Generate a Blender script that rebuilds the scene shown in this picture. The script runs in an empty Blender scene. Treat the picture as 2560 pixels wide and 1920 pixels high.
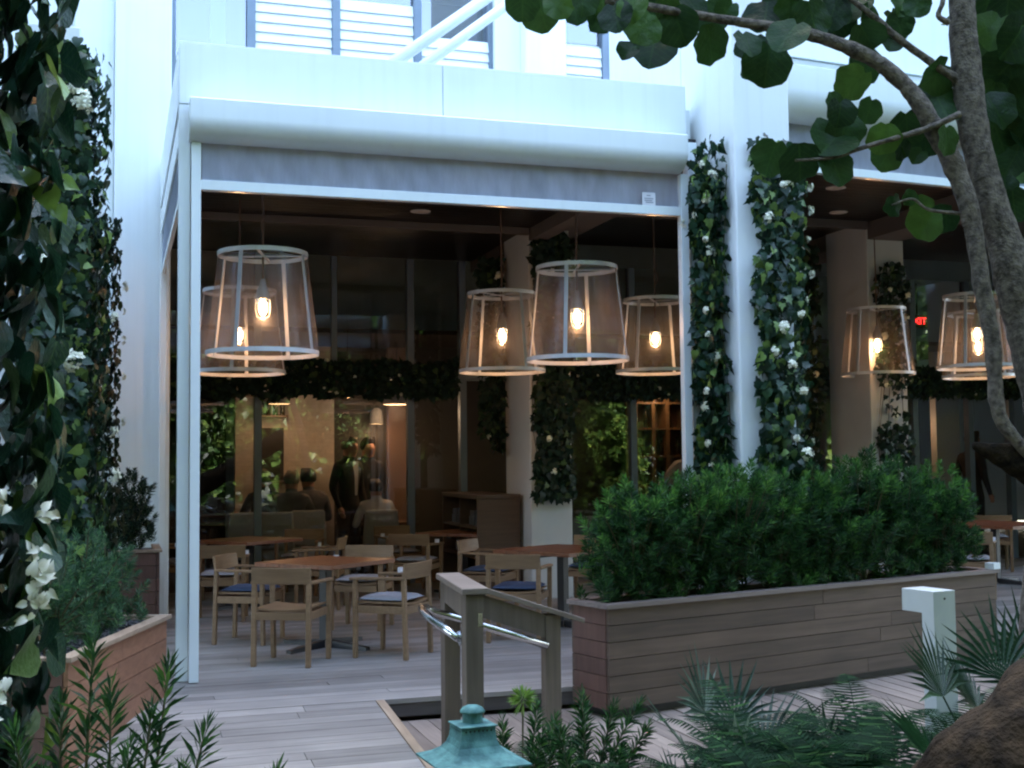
import bpy, bmesh, math, random
from mathutils import Vector, Matrix, noise

sc = bpy.context.scene
COL = sc.collection
R = math.radians
random.seed(11)

# ------------------------------------------------------------------ camera, sky, sun, exposure
cam_d = bpy.data.cameras.new('camera')
cam = bpy.data.objects.new('camera', cam_d)
COL.objects.link(cam)
_r = Vector((0.95232648, -0.30489728, -0.01057976))
_u = Vector((-0.00868456, -0.06175754, 0.9980534))
_f = Vector((0.30495714, 0.9503808, 0.06146124))
cam.matrix_world = Matrix(((_r.x, _u.x, -_f.x, -0.435), (_r.y, _u.y, -_f.y, -9.487), (_r.z, _u.z, -_f.z, 1.6), (0, 0, 0, 1)))
cam_d.sensor_width = 36.0
cam_d.lens = 1237 / 1024 * 36
cam_d.clip_start = 0.05
cam_d.clip_end = 2000
sc.camera = cam

world = bpy.data.worlds.new('World')
sc.world = world
world.use_nodes = True
wn = world.node_tree
sky = wn.nodes.new('ShaderNodeTexSky')
sky.sky_type = 'NISHITA'
sky.sun_disc = False
SUN_EL, SUN_AZ = R(52), R(14)          # the sun stands behind the building: the terrace lies in open shade
sky.sun_elevation = SUN_EL
sky.sun_rotation = SUN_AZ
sky.air_density = 1.0
sky.dust_density = 3.0
sky.ozone_density = 0.0
bg = wn.nodes['Background']
bg.inputs['Strength'].default_value = 0.15
wn.links.new(sky.outputs[0], bg.inputs['Color'])

sun_d = bpy.data.lights.new('sun', 'SUN')
sun_d.energy = 4.0
sun_d.angle = R(0.5)
sun_d.color = (1.0, 0.94, 0.84)
sun = bpy.data.objects.new('sun', sun_d)
COL.objects.link(sun)
_sd = Vector((math.sin(SUN_AZ) * math.cos(SUN_EL), math.cos(SUN_AZ) * math.cos(SUN_EL), math.sin(SUN_EL)))
sun.rotation_euler = (-_sd).to_track_quat('-Z', 'Y').to_euler()
sun.location = (0, 30, 40)

sc.view_settings.view_transform = 'Standard'
sc.view_settings.look = 'None'
sc.view_settings.gamma = 1.0
sc.view_settings.use_curve_mapping = False
sc.view_settings.exposure = 3.78
sc.cycles.use_denoising = True
sc.cycles.max_bounces = 8
sc.cycles.transparent_max_bounces = 24
sc.cycles.sample_clamp_indirect = 6.0
sc.cycles.pixel_filter_type = 'BLACKMAN_HARRIS'
sc.cycles.filter_width = 2.2

# ------------------------------------------------------------------ materials
MATS = {}


def nodes(name):
    m = bpy.data.materials.new(name)
    m.use_nodes = True
    t = m.node_tree
    return m, t, t.nodes['Principled BSDF'], t.nodes['Material Output']


def N(t, kind, **kw):
    n = t.nodes.new(kind)
    for k, v in kw.items():
        setattr(n, k, v)
    return n


def mixc(t, fac, a, b, mode='MIX'):
    n = N(t, 'ShaderNodeMix', data_type='RGBA', blend_type=mode)
    for s, v in ((0, fac), (6, a), (7, b)):
        if hasattr(v, 'is_output'):
            t.links.new(v, n.inputs[s])
        else:
            n.inputs[s].default_value = v if s == 0 else (*v, 1)
    return n.outputs[2]


def plain(name, c1, c2=None, rough=.5, metal=0, scale=6, bump=0, bscale=60, coat=0, spec=.5):
    """Two close tones mixed by noise, with fine relief."""
    m, t, b, o = nodes(name)
    c2 = c2 or tuple(x * .86 for x in c1)
    tc = N(t, 'ShaderNodeTexCoord')
    nz = N(t, 'ShaderNodeTexNoise')
    nz.inputs['Scale'].default_value = scale
    nz.inputs['Detail'].default_value = 5
    t.links.new(tc.outputs['Object'], nz.inputs['Vector'])
    rp = N(t, 'ShaderNodeMapRange')
    rp.inputs[1].default_value, rp.inputs[2].default_value = .35, .68
    t.links.new(nz.outputs[0], rp.inputs[0])
    t.links.new(mixc(t, rp.outputs[0], c1, c2), b.inputs['Base Color'])
    b.inputs['Roughness'].default_value = rough
    b.inputs['Metallic'].default_value = metal
    b.inputs['Coat Weight'].default_value = coat
    b.inputs['Specular IOR Level'].default_value = spec
    if bump:
        n2 = N(t, 'ShaderNodeTexNoise')
        n2.inputs['Scale'].default_value = bscale
        n2.inputs['Detail'].default_value = 4
        t.links.new(tc.outputs['Object'], n2.inputs['Vector'])
        bp = N(t, 'ShaderNodeBump')
        bp.inputs['Strength'].default_value = bump
        bp.inputs['Distance'].default_value = .01
        t.links.new(n2.outputs[0], bp.inputs['Height'])
        t.links.new(bp.outputs[0], b.inputs['Normal'])
    MATS[name] = m
    return m


def wood(name, c1, c2, axis=0, coords='pos', rough=.6, grain=1.0, vary=.5, ang=0.0, bump=.25):
    """Grain stretched along one axis; every board takes a tone of its own."""
    m, t, b, o = nodes(name)
    if coords == 'pos':
        src = N(t, 'ShaderNodeNewGeometry').outputs['Position']
    else:
        src = N(t, 'ShaderNodeTexCoord').outputs['Object']
    oi = N(t, 'ShaderNodeObjectInfo')
    mp = N(t, 'ShaderNodeMapping')
    s = [26 * grain] * 3
    s[axis] = 1.6 * grain
    mp0 = N(t, 'ShaderNodeMapping')
    mp0.inputs['Rotation'].default_value = (0, 0, -ang)
    t.links.new(src, mp0.inputs['Vector'])
    mp.inputs['Scale'].default_value = s
    t.links.new(mp0.outputs[0], mp.inputs['Vector'])
    ad = N(t, 'ShaderNodeVectorMath', operation='ADD')
    cx = N(t, 'ShaderNodeVectorMath', operation='SCALE')
    cx.inputs[0].default_value = (31, 57, 83)
    t.links.new(oi.outputs['Random'], cx.inputs['Scale'])
    t.links.new(mp.outputs[0], ad.inputs[0])
    t.links.new(cx.outputs[0], ad.inputs[1])
    nz = N(t, 'ShaderNodeTexNoise')
    nz.inputs['Scale'].default_value = 1.0
    nz.inputs['Detail'].default_value = 6
    nz.inputs['Distortion'].default_value = .5
    t.links.new(ad.outputs[0], nz.inputs['Vector'])
    rp = N(t, 'ShaderNodeMapRange')
    rp.inputs[1].default_value, rp.inputs[2].default_value = .3, .7
    t.links.new(nz.outputs[0], rp.inputs[0])
    c = mixc(t, rp.outputs[0], c1, c2)
    hv = N(t, 'ShaderNodeHueSaturation')
    mr = N(t, 'ShaderNodeMapRange')
    mr.inputs[3].default_value, mr.inputs[4].default_value = 1 - vary * .5, 1 + vary * .5
    t.links.new(oi.outputs['Random'], mr.inputs[0])
    t.links.new(mr.outputs[0], hv.inputs['Value'])
    # blotches of wear
    n3 = N(t, 'ShaderNodeTexNoise')
    n3.inputs['Scale'].default_value = 2.3
    n3.inputs['Detail'].default_value = 3
    t.links.new(src, n3.inputs['Vector'])
    r3 = N(t, 'ShaderNodeMapRange')
    r3.inputs[1].default_value, r3.inputs[2].default_value = .35, .7
    r3.inputs[3].default_value, r3.inputs[4].default_value = .0, .35
    t.links.new(n3.outputs[0], r3.inputs[0])
    c = mixc(t, r3.outputs[0], c, tuple(x * .6 for x in c2))
    t.links.new(c, hv.inputs['Color'])
    t.links.new(hv.outputs[0], b.inputs['Base Color'])
    b.inputs['Roughness'].default_value = rough
    if bump:
        bp = N(t, 'ShaderNodeBump')
        bp.inputs['Strength'].default_value = bump
        bp.inputs['Distance'].default_value = .004
        t.links.new(nz.outputs[0], bp.inputs['Height'])
        t.links.new(bp.outputs[0], b.inputs['Normal'])
    MATS[name] = m
    return m


def foliage(name, dark, mid, light, rough=.4, transl=.3, lightshare=.12, spec=.5, veins=0):
    """Leaf: each leaf (mesh island or object) has its own green; some light comes through it."""
    m, t, b, o = nodes(name)
    g = N(t, 'ShaderNodeNewGeometry')
    oi = N(t, 'ShaderNodeObjectInfo')
    a = N(t, 'ShaderNodeMath', operation='ADD')
    t.links.new(g.outputs['Random Per Island'], a.inputs[0])
    t.links.new(oi.outputs['Random'], a.inputs[1])
    fr = N(t, 'ShaderNodeMath', operation='FRACT')
    t.links.new(a.outputs[0], fr.inputs[0])
    cr = N(t, 'ShaderNodeValToRGB')
    e = cr.color_ramp.elements
    e[0].position, e[0].color = 0, (*dark, 1)
    e[1].position, e[1].color = 1, (*light, 1)
    k = e.new(1 - lightshare * 1.6)
    k.color = (*mid, 1)
    t.links.new(fr.outputs[0], cr.inputs[0])
    nz = N(t, 'ShaderNodeTexNoise')
    nz.inputs['Scale'].default_value = 22
    t.links.new(g.outputs['Position'], nz.inputs['Vector'])
    mr = N(t, 'ShaderNodeMapRange')
    mr.inputs[3].default_value, mr.inputs[4].default_value = .65, 1.35
    t.links.new(nz.outputs[0], mr.inputs[0])
    hv = N(t, 'ShaderNodeHueSaturation')
    t.links.new(cr.outputs[0], hv.inputs['Color'])
    t.links.new(mr.outputs[0], hv.inputs['Value'])
    if veins:
        # midrib and side ribs, drawn in the leaf's own coordinates
        tc = N(t, 'ShaderNodeTexCoord')
        sx = N(t, 'ShaderNodeSeparateXYZ')
        t.links.new(tc.outputs['Object'], sx.inputs[0])
        ab = N(t, 'ShaderNodeMath', operation='ABSOLUTE')
        t.links.new(sx.outputs[0], ab.inputs[0])
        mr1 = N(t, 'ShaderNodeMapRange')
        mr1.inputs[1].default_value, mr1.inputs[2].default_value = .012, .03
        mr1.inputs[3].default_value, mr1.inputs[4].default_value = 1, 0
        t.links.new(ab.outputs[0], mr1.inputs[0])
        sd = N(t, 'ShaderNodeMath', operation='MULTIPLY_ADD')
        sd.inputs[1].default_value = -.8
        t.links.new(ab.outputs[0], sd.inputs[0])
        t.links.new(sx.outputs[1], sd.inputs[2])
        pp = N(t, 'ShaderNodeMath', operation='PINGPONG')
        pp.inputs[1].default_value = .085
        t.links.new(sd.outputs[0], pp.inputs[0])
        mr2 = N(t, 'ShaderNodeMapRange')
        mr2.inputs[1].default_value, mr2.inputs[2].default_value = .006, .018
        mr2.inputs[3].default_value, mr2.inputs[4].default_value = .8, 0
        t.links.new(pp.outputs[0], mr2.inputs[0])
        mxv = N(t, 'ShaderNodeMath', operation='MAXIMUM')
        t.links.new(mr1.outputs[0], mxv.inputs[0])
        t.links.new(mr2.outputs[0], mxv.inputs[1])
        mv = N(t, 'ShaderNodeMath', operation='MULTIPLY')
        mv.inputs[1].default_value = veins
        t.links.new(mxv.outputs[0], mv.inputs[0])
        t.links.new(mixc(t, mv.outputs[0], hv.outputs[0], tuple(q * 1.5 for q in light)), b.inputs['Base Color'])
    else:
        t.links.new(hv.outputs[0], b.inputs['Base Color'])
    b.inputs['Roughness'].default_value = rough
    b.inputs['Specular IOR Level'].default_value = spec
    bp = N(t, 'ShaderNodeBump')
    bp.inputs['Strength'].default_value = .35
    bp.inputs['Distance'].default_value = .01
    n2 = N(t, 'ShaderNodeTexNoise')
    n2.inputs['Scale'].default_value = 70
    t.links.new(g.outputs['Position'], n2.inputs['Vector'])
    t.links.new(n2.outputs[0], bp.inputs['Height'])
    t.links.new(bp.outputs[0], b.inputs['Normal'])
    tr = N(t, 'ShaderNodeBsdfTranslucent')
    h2 = N(t, 'ShaderNodeHueSaturation')
    h2.inputs['Value'].default_value = 1.6
    h2.inputs['Hue'].default_value = .48
    t.links.new(hv.outputs[0], h2.inputs['Color'])
    t.links.new(h2.outputs[0], tr.inputs['Color'])
    ms = N(t, 'ShaderNodeMixShader')
    ms.inputs[0].default_value = transl
    t.links.new(b.outputs[0], ms.inputs[1])
    t.links.new(tr.outputs[0], ms.inputs[2])
    t.links.new(ms.outputs[0], o.inputs['Surface'])
    MATS[name] = m
    return m


def thin_glass(name, tint=(.92, .96, .96), extra=.02):
    """A pane: looks through, mirrors more at a slant."""
    m, t, b, o = nodes(name)
    t.nodes.remove(b)
    tr = N(t, 'ShaderNodeBsdfTransparent')
    tr.inputs[0].default_value = (*tint, 1)
    gl = N(t, 'ShaderNodeBsdfGlossy')
    gl.inputs['Roughness'].default_value = .0
    fr = N(t, 'ShaderNodeFresnel')
    fr.inputs['IOR'].default_value = 1.52
    ad = N(t, 'ShaderNodeMath', operation='MULTIPLY_ADD')
    ad.inputs[1].default_value, ad.inputs[2].default_value = 1.7, extra
    t.links.new(fr.outputs[0], ad.inputs[0])
    ms = N(t, 'ShaderNodeMixShader')
    t.links.new(ad.outputs[0], ms.inputs[0])
    t.links.new(tr.outputs[0], ms.inputs[1])
    t.links.new(gl.outputs[0], ms.inputs[2])
    t.links.new(ms.outputs[0], o.inputs['Surface'])
    MATS[name] = m


def netting(name, col, through, gloss, rough, weave=0, coltr=None):
    """Woven mesh: part of the light passes, the threads scatter and glint."""
    m, t, b, o = nodes(name)
    t.nodes.remove(b)
    tr = N(t, 'ShaderNodeBsdfTransparent')
    df = N(t, 'ShaderNodeBsdfDiffuse')
    df.inputs[0].default_value = (*col, 1)
    tl = N(t, 'ShaderNodeBsdfTranslucent')
    tl.inputs[0].default_value = (*(coltr or col), 1)
    gl = N(t, 'ShaderNodeBsdfAnisotropic')
    gl.inputs['Color'].default_value = (*col, 1)
    gl.inputs['Roughness'].default_value = rough
    nz = N(t, 'ShaderNodeTexNoise')
    nz.inputs['Scale'].default_value = 9
    nz.inputs['Detail'].default_value = 6
    tc = N(t, 'ShaderNodeTexCoord')
    mp = N(t, 'ShaderNodeMapping')
    mp.inputs['Scale'].default_value = (1, 1, .28)
    mp.inputs['Rotation'].default_value = (.5, .3, 0)
    t.links.new(tc.outputs['Object'], mp.inputs['Vector'])
    t.links.new(mp.outputs[0], nz.inputs['Vector'])
    m1 = N(t, 'ShaderNodeMixShader')
    m1.inputs[0].default_value = .5
    t.links.new(df.outputs[0], m1.inputs[1])
    t.links.new(tl.outputs[0], m1.inputs[2])
    m2 = N(t, 'ShaderNodeMixShader')
    m2.inputs[0].default_value = gloss
    t.links.new(m1.outputs[0], m2.inputs[1])
    t.links.new(gl.outputs[0], m2.inputs[2])
    mr = N(t, 'ShaderNodeMapRange')
    mr.inputs[1].default_value, mr.inputs[2].default_value = .3, .7
    mr.inputs[3].default_value, mr.inputs[4].default_value = through - .12, through + .12
    t.links.new(nz.outputs[0], mr.inputs[0])
    m3 = N(t, 'ShaderNodeMixShader')
    t.links.new(mr.outputs[0], m3.inputs[0])
    t.links.new(m2.outputs[0], m3.inputs[1])
    t.links.new(tr.outputs[0], m3.inputs[2])
    t.links.new(m3.outputs[0], o.inputs['Surface'])
    if weave:
        bp = N(t, 'ShaderNodeBump')
        bp.inputs['Strength'].default_value = weave
        bp.inputs['Distance'].default_value = .02
        t.links.new(nz.outputs[0], bp.inputs['Height'])
        for s in (df, tl, gl):
            t.links.new(bp.outputs[0], s.inputs['Normal'])
    MATS[name] = m


def emit(name, col, strength):
    m, t, b, o = nodes(name)
    b.inputs['Base Color'].default_value = (*col, 1)
    b.inputs['Emission Color'].default_value = (*col, 1)
    b.inputs['Emission Strength'].default_value = strength
    MATS[name] = m


def brick_paint(name, c1, c2):
    m, t, b, o = nodes(name)
    tc = N(t, 'ShaderNodeNewGeometry')
    mp = N(t, 'ShaderNodeMapping')
    mp.inputs['Rotation'].default_value = (R(90), 0, 0)
    t.links.new(tc.outputs['Position'], mp.inputs['Vector'])
    br = N(t, 'ShaderNodeTexBrick')
    br.inputs['Color1'].default_value = (*c1, 1)
    br.inputs['Color2'].default_value = (*c2, 1)
    br.inputs['Mortar'].default_value = (*[x * .85 for x in c1], 1)
    br.inputs['Scale'].default_value = 4.5
    br.inputs['Mortar Size'].default_value = .015
    t.links.new(mp.outputs[0], br.inputs['Vector'])
    t.links.new(br.outputs[0], b.inputs['Base Color'])
    b.inputs['Roughness'].default_value = .7
    MATS[name] = m


def streaked(name, c1, c2, rough, bump, bscale):
    """White paint with faint rain streaks and soiled patches."""
    m = plain(name, c1, tuple(x * .95 for x in c1), rough=rough, scale=1.3, bump=bump, bscale=bscale)
    t = m.node_tree
    b = t.nodes['Principled BSDF']
    old = b.inputs['Base Color'].links[0].from_socket
    g = N(t, 'ShaderNodeNewGeometry')
    mp = N(t, 'ShaderNodeMapping')
    mp.inputs['Scale'].default_value = (14, 14, .5)
    t.links.new(g.outputs['Position'], mp.inputs['Vector'])
    nz = N(t, 'ShaderNodeTexNoise')
    nz.inputs['Scale'].default_value = 1.0
    nz.inputs['Detail'].default_value = 5
    t.links.new(mp.outputs[0], nz.inputs['Vector'])
    mr = N(t, 'ShaderNodeMapRange')
    mr.inputs[1].default_value, mr.inputs[2].default_value = .5, .8
    mr.inputs[3].default_value, mr.inputs[4].default_value = 0, .26
    t.links.new(nz.outputs[0], mr.inputs[0])
    t.links.new(mixc(t, mr.outputs[0], old, c2), b.inputs['Base Color'])


streaked('white_metal', (.77, .83, .825), (.60, .645, .64), .26, .04, 6)
streaked('white_render', (.74, .79, .785), (.55, .58, .57), .75, .15, 110)
plain('white_slat', (.78, .80, .80), (.74, .77, .78), rough=.4, scale=2)
plain('grey_frame', (.16, .20, .25), (.13, .17, .21), rough=.4, metal=.3, scale=3)
plain('lantern_frame', (.62, .64, .68), (.56, .58, .62), rough=.42, metal=.25, scale=14)
plain('socket_grey', (.30, .31, .32), rough=.5, metal=.4)
plain('cord_brown', (.11, .06, .04), rough=.7)
plain('black_metal', (.014, .015, .018), (.02, .02, .022), rough=.45)
plain('steel', (.62, .64, .67), (.55, .57, .60), rough=.22, metal=1.0, scale=9)
plain('verdigris', (.028, .10, .105), (.10, .26, .25), rough=.8, scale=16, bump=.5, bscale=45)
plain('vent_dark', (.01, .012, .012), rough=.9)
plain('soil', (.035, .026, .018), (.02, .015, .011), rough=.95, scale=9, bump=1, bscale=30)
plain('garden_ground', (.045, .05, .025), (.03, .03, .018), rough=.95, scale=2, bump=1, bscale=16)
plain('pebble', (.016, .017, .02), (.035, .037, .042), rough=.35, scale=30)
plain('cushion_grey', (.30, .31, .34), (.27, .28, .31), rough=.85, scale=30, bump=.25, bscale=300)
plain('cushion_blue', (.035, .065, .13), (.03, .055, .11), rough=.85, scale=30, bump=.25, bscale=300)
plain('upholstery', (.52, .53, .53), (.46, .47, .47), rough=.9, scale=30, bump=.2, bscale=250)
plain('paper_white', (.75, .75, .78), rough=.7)
plain('print_grey', (.32, .33, .38), rough=.7)
plain('flower', (.74, .74, .60), (.62, .66, .48), rough=.6, scale=40)
plain('bract', (.74, .74, .68), (.66, .68, .58), rough=.55, scale=30)
plain('vine', (.05, .06, .02), (.08, .06, .03), rough=.8)
plain('bark', (.19, .16, .135), (.045, .036, .03), rough=.9, scale=34, bump=1, bscale=90)
plain('bark_mossy', (.030, .022, .014), (.004, .0036, .003), rough=.95, scale=22, bump=1, bscale=75, spec=.1)
plain('bark_far', (.08, .06, .045), rough=.9)
plain('ceiling_disc', (.55, .50, .45), rough=.6)
plain('dark_room', (.03, .026, .024), rough=.8)
plain('room_floor', (.05, .035, .026), (.035, .025, .018), rough=.4, scale=4)
plain('room_wall', (.16, .10, .07), (.17, .10, .07), rough=.8)
plain('door_dark', (.035, .032, .03), rough=.6)
plain('bottle_glass', (.02, .03, .02), (.05, .03, .015), rough=.1)
plain('suit_black', (.010, .010, .012), (.016, .016, .018), rough=.85, scale=20)
plain('shirt_white', (.55, .55, .58), (.48, .48, .52), rough=.85, scale=8, bump=.4, bscale=16)
plain('shirt_grey', (.16, .16, .18), (.13, .13, .15), rough=.9, scale=12, bump=.4, bscale=16)
plain('shirt_dark', (.02, .02, .025), rough=.9)
plain('skin', (.42, .22, .15), (.38, .19, .13), rough=.55, scale=10)
plain('hair_dark', (.015, .011, .009), rough=.6)
plain('hair_grey', (.16, .14, .12), rough=.7)
plain('tan_wall', (.12, .10, .09), (.10, .083, .073), rough=.8, scale=3)
plain('bollard_paint', (.54, .58, .58), (.49, .53, .54), rough=.5, scale=5, bump=.05, bscale=50)
plain('shaded_render', (.54, .545, .54), (.49, .49, .485), rough=.75, scale=2, bump=.12, bscale=110)  # white column render with the terrace shade put into its colour
plain('tree_pot', (.02, .02, .02), rough=.8)
wood('deck_wood', (.31, .285, .255), (.215, .195, .178), axis=0, rough=.62, vary=.55)
wood('walk_wood', (.29, .235, .19), (.19, .15, .125), axis=1, rough=.65, vary=.45)
wood('trim_wood', (.36, .27, .19), (.25, .18, .12), axis=1, rough=.6, vary=.3)
wood('riser_wood', (.10, .085, .08), (.065, .055, .05), axis=0, rough=.7, vary=.3)
wood('planter_wood', (.128, .084, .060), (.074, .048, .034), axis=0, rough=.6, vary=.4, ang=R(15.5))
wood('planter_red', (.15, .075, .055), (.09, .045, .034), axis=2, rough=.6, vary=.3)
wood('cedar', (.32, .155, .085), (.22, .10, .055), axis=1, rough=.55, vary=.3)
wood('cap_wood', (.25, .20, .18), (.17, .135, .12), axis=0, rough=.5, vary=.2, ang=R(15.5))
wood('rail_wood', (.175, .135, .105), (.11, .085, .065), axis=2, coords='obj', rough=.65, vary=.2)
wood('rail_cap', (.25, .20, .165), (.17, .135, .11), axis=0, coords='obj', rough=.6, vary=.2)
wood('oak', (.26, .16, .082), (.19, .112, .056), axis=0, coords='obj', rough=.5, grain=1.3, vary=.25, bump=.1)
wood('table_wood', (.25, .085, .036), (.155, .05, .02), axis=0, coords='obj', rough=.33, vary=.4, bump=.06)
wood('cabinet_wood', (.12, .07, .045), (.08, .046, .028), axis=0, coords='obj', rough=.5, vary=.15, bump=.1)
wood('ceiling_wood', (.014, .011, .010), (.008, .007, .007), axis=0, rough=.38, vary=.5)
foliage('ivy_leaf', (.006, .022, .013), (.018, .052, .026), (.15, .24, .05), rough=.38, transl=.2, lightshare=.16, spec=.3)
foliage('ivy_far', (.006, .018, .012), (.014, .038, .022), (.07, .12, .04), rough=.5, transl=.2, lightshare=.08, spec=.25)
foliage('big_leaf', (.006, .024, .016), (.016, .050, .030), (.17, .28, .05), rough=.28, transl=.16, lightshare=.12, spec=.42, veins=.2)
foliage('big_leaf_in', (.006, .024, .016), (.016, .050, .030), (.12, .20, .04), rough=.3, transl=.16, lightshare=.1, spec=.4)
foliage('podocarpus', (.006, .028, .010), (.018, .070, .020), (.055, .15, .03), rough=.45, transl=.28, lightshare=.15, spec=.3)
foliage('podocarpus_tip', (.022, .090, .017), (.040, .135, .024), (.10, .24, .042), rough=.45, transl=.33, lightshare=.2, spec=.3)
foliage('podocarpus_blue', (.018, .058, .030), (.036, .11, .05), (.11, .24, .075), rough=.45, transl=.3, lightshare=.15)
foliage('sea_grape', (.008, .026, .010), (.018, .055, .015), (.055, .125, .022), rough=.42, transl=.3, lightshare=.15, spec=.22, veins=.22)
foliage('sea_grape_in', (.008, .026, .010), (.018, .055, .015), (.055, .125, .022), rough=.5, transl=.3, lightshare=.15, spec=.22)
foliage('young_leaf', (.07, .15, .03), (.12, .24, .045), (.2, .32, .06), rough=.35, transl=.35, lightshare=.2)
foliage('fern', (.004, .018, .009), (.011, .042, .018), (.05, .125, .04), rough=.65, transl=.3, lightshare=.12, spec=.08)
foliage('palmetto', (.025, .055, .04), (.05, .095, .07), (.14, .20, .15), rough=.4, transl=.25, lightshare=.15)
foliage('palm_dark', (.007, .028, .014), (.016, .052, .023), (.06, .13, .06), rough=.38, transl=.25, lightshare=.12, spec=.35)
foliage('tree_leaf', (.03, .075, .018), (.06, .13, .03), (.16, .24, .05), rough=.45, transl=.4, lightshare=.3)
thin_glass('shop_glass', (.86, .88, .88), .0)
thin_glass('window_glass', (.55, .64, .76), .10)
thin_glass('jar_glass', (.98, .96, .92), .02)
netting('lantern_mesh', (.28, .29, .31), .78, .30, .22, coltr=(.27, .20, .15))
netting('screen_fabric', (.46, .52, .62), .08, .05, .5, weave=.5)
emit('bulb', (1.0, .58, .28), 5)
emit('lamp_glow', (1.0, .55, .22), .9)
emit('exit_red', (1.0, .02, .02), .6)
brick_paint('brick_white', (.56, .50, .45), (.51, .455, .41))

# ------------------------------------------------------------------ mesh helpers
class MB:
    """Collects boxes, bars, tubes and leaves; build() links them as one mesh object."""
    def __init__(s):
        s.v, s.f, s.m = [], [], []

    def add(s, vs, fs, mi=0, M=None):
        o = len(s.v)
        s.v += [tuple(M @ Vector(p)) if M is not None else tuple(p) for p in vs]
        s.f += [tuple(i + o for i in f) for f in fs]
        s.m += [mi] * len(fs)
        return s

    def hexa(s, p, mi=0, M=None):
        return s.add(p, [(3, 2, 1, 0), (4, 5, 6, 7), (0, 1, 5, 4), (1, 2, 6, 5), (2, 3, 7, 6), (3, 0, 4, 7)], mi, M)

    def box(s, x0, x1, y0, y1, z0, z1, mi=0, M=None):
        return s.hexa([(x0, y0, z0), (x1, y0, z0), (x1, y1, z0), (x0, y1, z0), (x0, y0, z1), (x1, y0, z1), (x1, y1, z1), (x0, y1, z1)], mi, M)

    def bar(s, a, b, w, h, up=(0, 0, 1), mi=0):
        a, b = Vector(a), Vector(b)
        d = (b - a).normalized()
        x = d.cross(Vector(up))
        x = x.normalized() if x.length > 1e-5 else Vector((1, 0, 0))
        z = x.cross(d)
        x, z = x * w / 2, z * h / 2
        return s.hexa([a - x - z, a + x - z, b + x - z, b - x - z, a - x + z, a + x + z, b + x + z, b - x + z], mi)

    def tube(s, pts, rad, n=8, mi=0, cap=True):
        pts = [Vector(p) for p in pts]
        if not isinstance(rad, (list, tuple)):
            rad = [rad] * len(pts)
        o = len(s.v)
        ref = None
        for i, p in enumerate(pts):
            d = (pts[min(i + 1, len(pts) - 1)] - pts[max(i - 1, 0)]).normalized()
            if ref is None:
                ref = d.cross(Vector((0.31, 0.2, 0.93)))
                if ref.length < .05:
                    ref = d.cross(Vector((1, 0, 0)))
            x = (ref - d * ref.dot(d)).normalized()
            ref = x
            y = d.cross(x)
            for k in range(n):
                a = 2 * math.pi * k / n
                s.v.append(tuple(p + (x * math.cos(a) + y * math.sin(a)) * rad[i]))
        for i in range(len(pts) - 1):
            for k in range(n):
                k2 = (k + 1) % n
                s.f.append((o + i * n + k, o + i * n + k2, o + (i + 1) * n + k2, o + (i + 1) * n + k))
                s.m.append(mi)
        if cap:
            s.f.append(tuple(o + k for k in reversed(range(n))))
            s.f.append(tuple(o + (len(pts) - 1) * n + k for k in range(n)))
            s.m += [mi, mi]
        return s

    def lathe(s, prof, n=24, mi=0, M=None, rot=0, square=False):
        o = len(s.v)
        for r, z in prof:
            for k in range(n):
                a = rot + 2 * math.pi * k / n
                p = Vector((r * math.cos(a), r * math.sin(a), z))
                s.v.append(tuple(M @ p if M is not None else p))
        for i in range(len(prof) - 1):
            for k in range(n):
                k2 = (k + 1) % n
                s.f.append((o + i * n + k, o + i * n + k2, o + (i + 1) * n + k2, o + (i + 1) * n + k))
                s.m.append(mi)
        return s

    def leaf(s, M, shape, mi=0):
        return s.add(shape[0], shape[1], mi, M)

    def mesh(s, name, mats, smooth=False):
        me = bpy.data.meshes.new(name)
        me.from_pydata(s.v, [], s.f)
        for m in (mats if isinstance(mats, (list, tuple)) else [mats]):
            me.materials.append(MATS[m])
        if any(s.m):
            me.polygons.foreach_set('material_index', s.m)
        if smooth:
            me.polygons.foreach_set('use_smooth', [True] * len(me.polygons))
        me.update()
        return me

    def build(s, name, mats, parent=None, smooth=False, bevel=0, loc=None, kind=None):
        o = bpy.data.objects.new(name, s.mesh(name, mats, smooth))
        return link(o, parent, bevel, loc, kind)


def link(o, parent=None, bevel=0, loc=None, kind=None):
    COL.objects.link(o)
    o.parent = parent
    if loc is not None:
        o.location = loc
    if bevel:
        b = o.modifiers.new('bevel', 'BEVEL')
        b.width = bevel
        b.segments = 2
        b.limit_method = 'ANGLE'
    if kind:
        o['kind'] = kind
    return o


def thing(name, label, cat, loc=(0, 0, 0), rz=0, group=None):
    o = bpy.data.objects.new(name, None)
    o.empty_display_size = .1
    COL.objects.link(o)
    o.location = loc
    o.rotation_euler = (0, 0, rz)
    o['label'] = label
    o['category'] = cat
    if group:
        o['group'] = group
    return o


def tag(o, label, cat, group=None):
    o['label'] = label
    o['category'] = cat
    if group:
        o['group'] = group
    return o


def struct(o):
    o['kind'] = 'structure'
    return o


def copy_tree(o, parent=None):
    c = o.copy()
    COL.objects.link(c)
    c.parent = parent
    for ch in list(o.children):
        copy_tree(ch, c)
    return c


def piece(name, me, parent, loc, scale=(1, 1, 1), rz=0):
    """An instance of a shared mesh (a plank, a slat, a stone) as an object of its own."""
    o = bpy.data.objects.new(name, me)
    COL.objects.link(o)
    o.parent = parent
    o.location = loc
    o.scale = scale
    o.rotation_euler = (0, 0, rz)
    return o


def unit(mat):
    return MB().box(-.5, .5, -.5, .5, -.5, .5).mesh('board_' + mat, mat)


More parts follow.
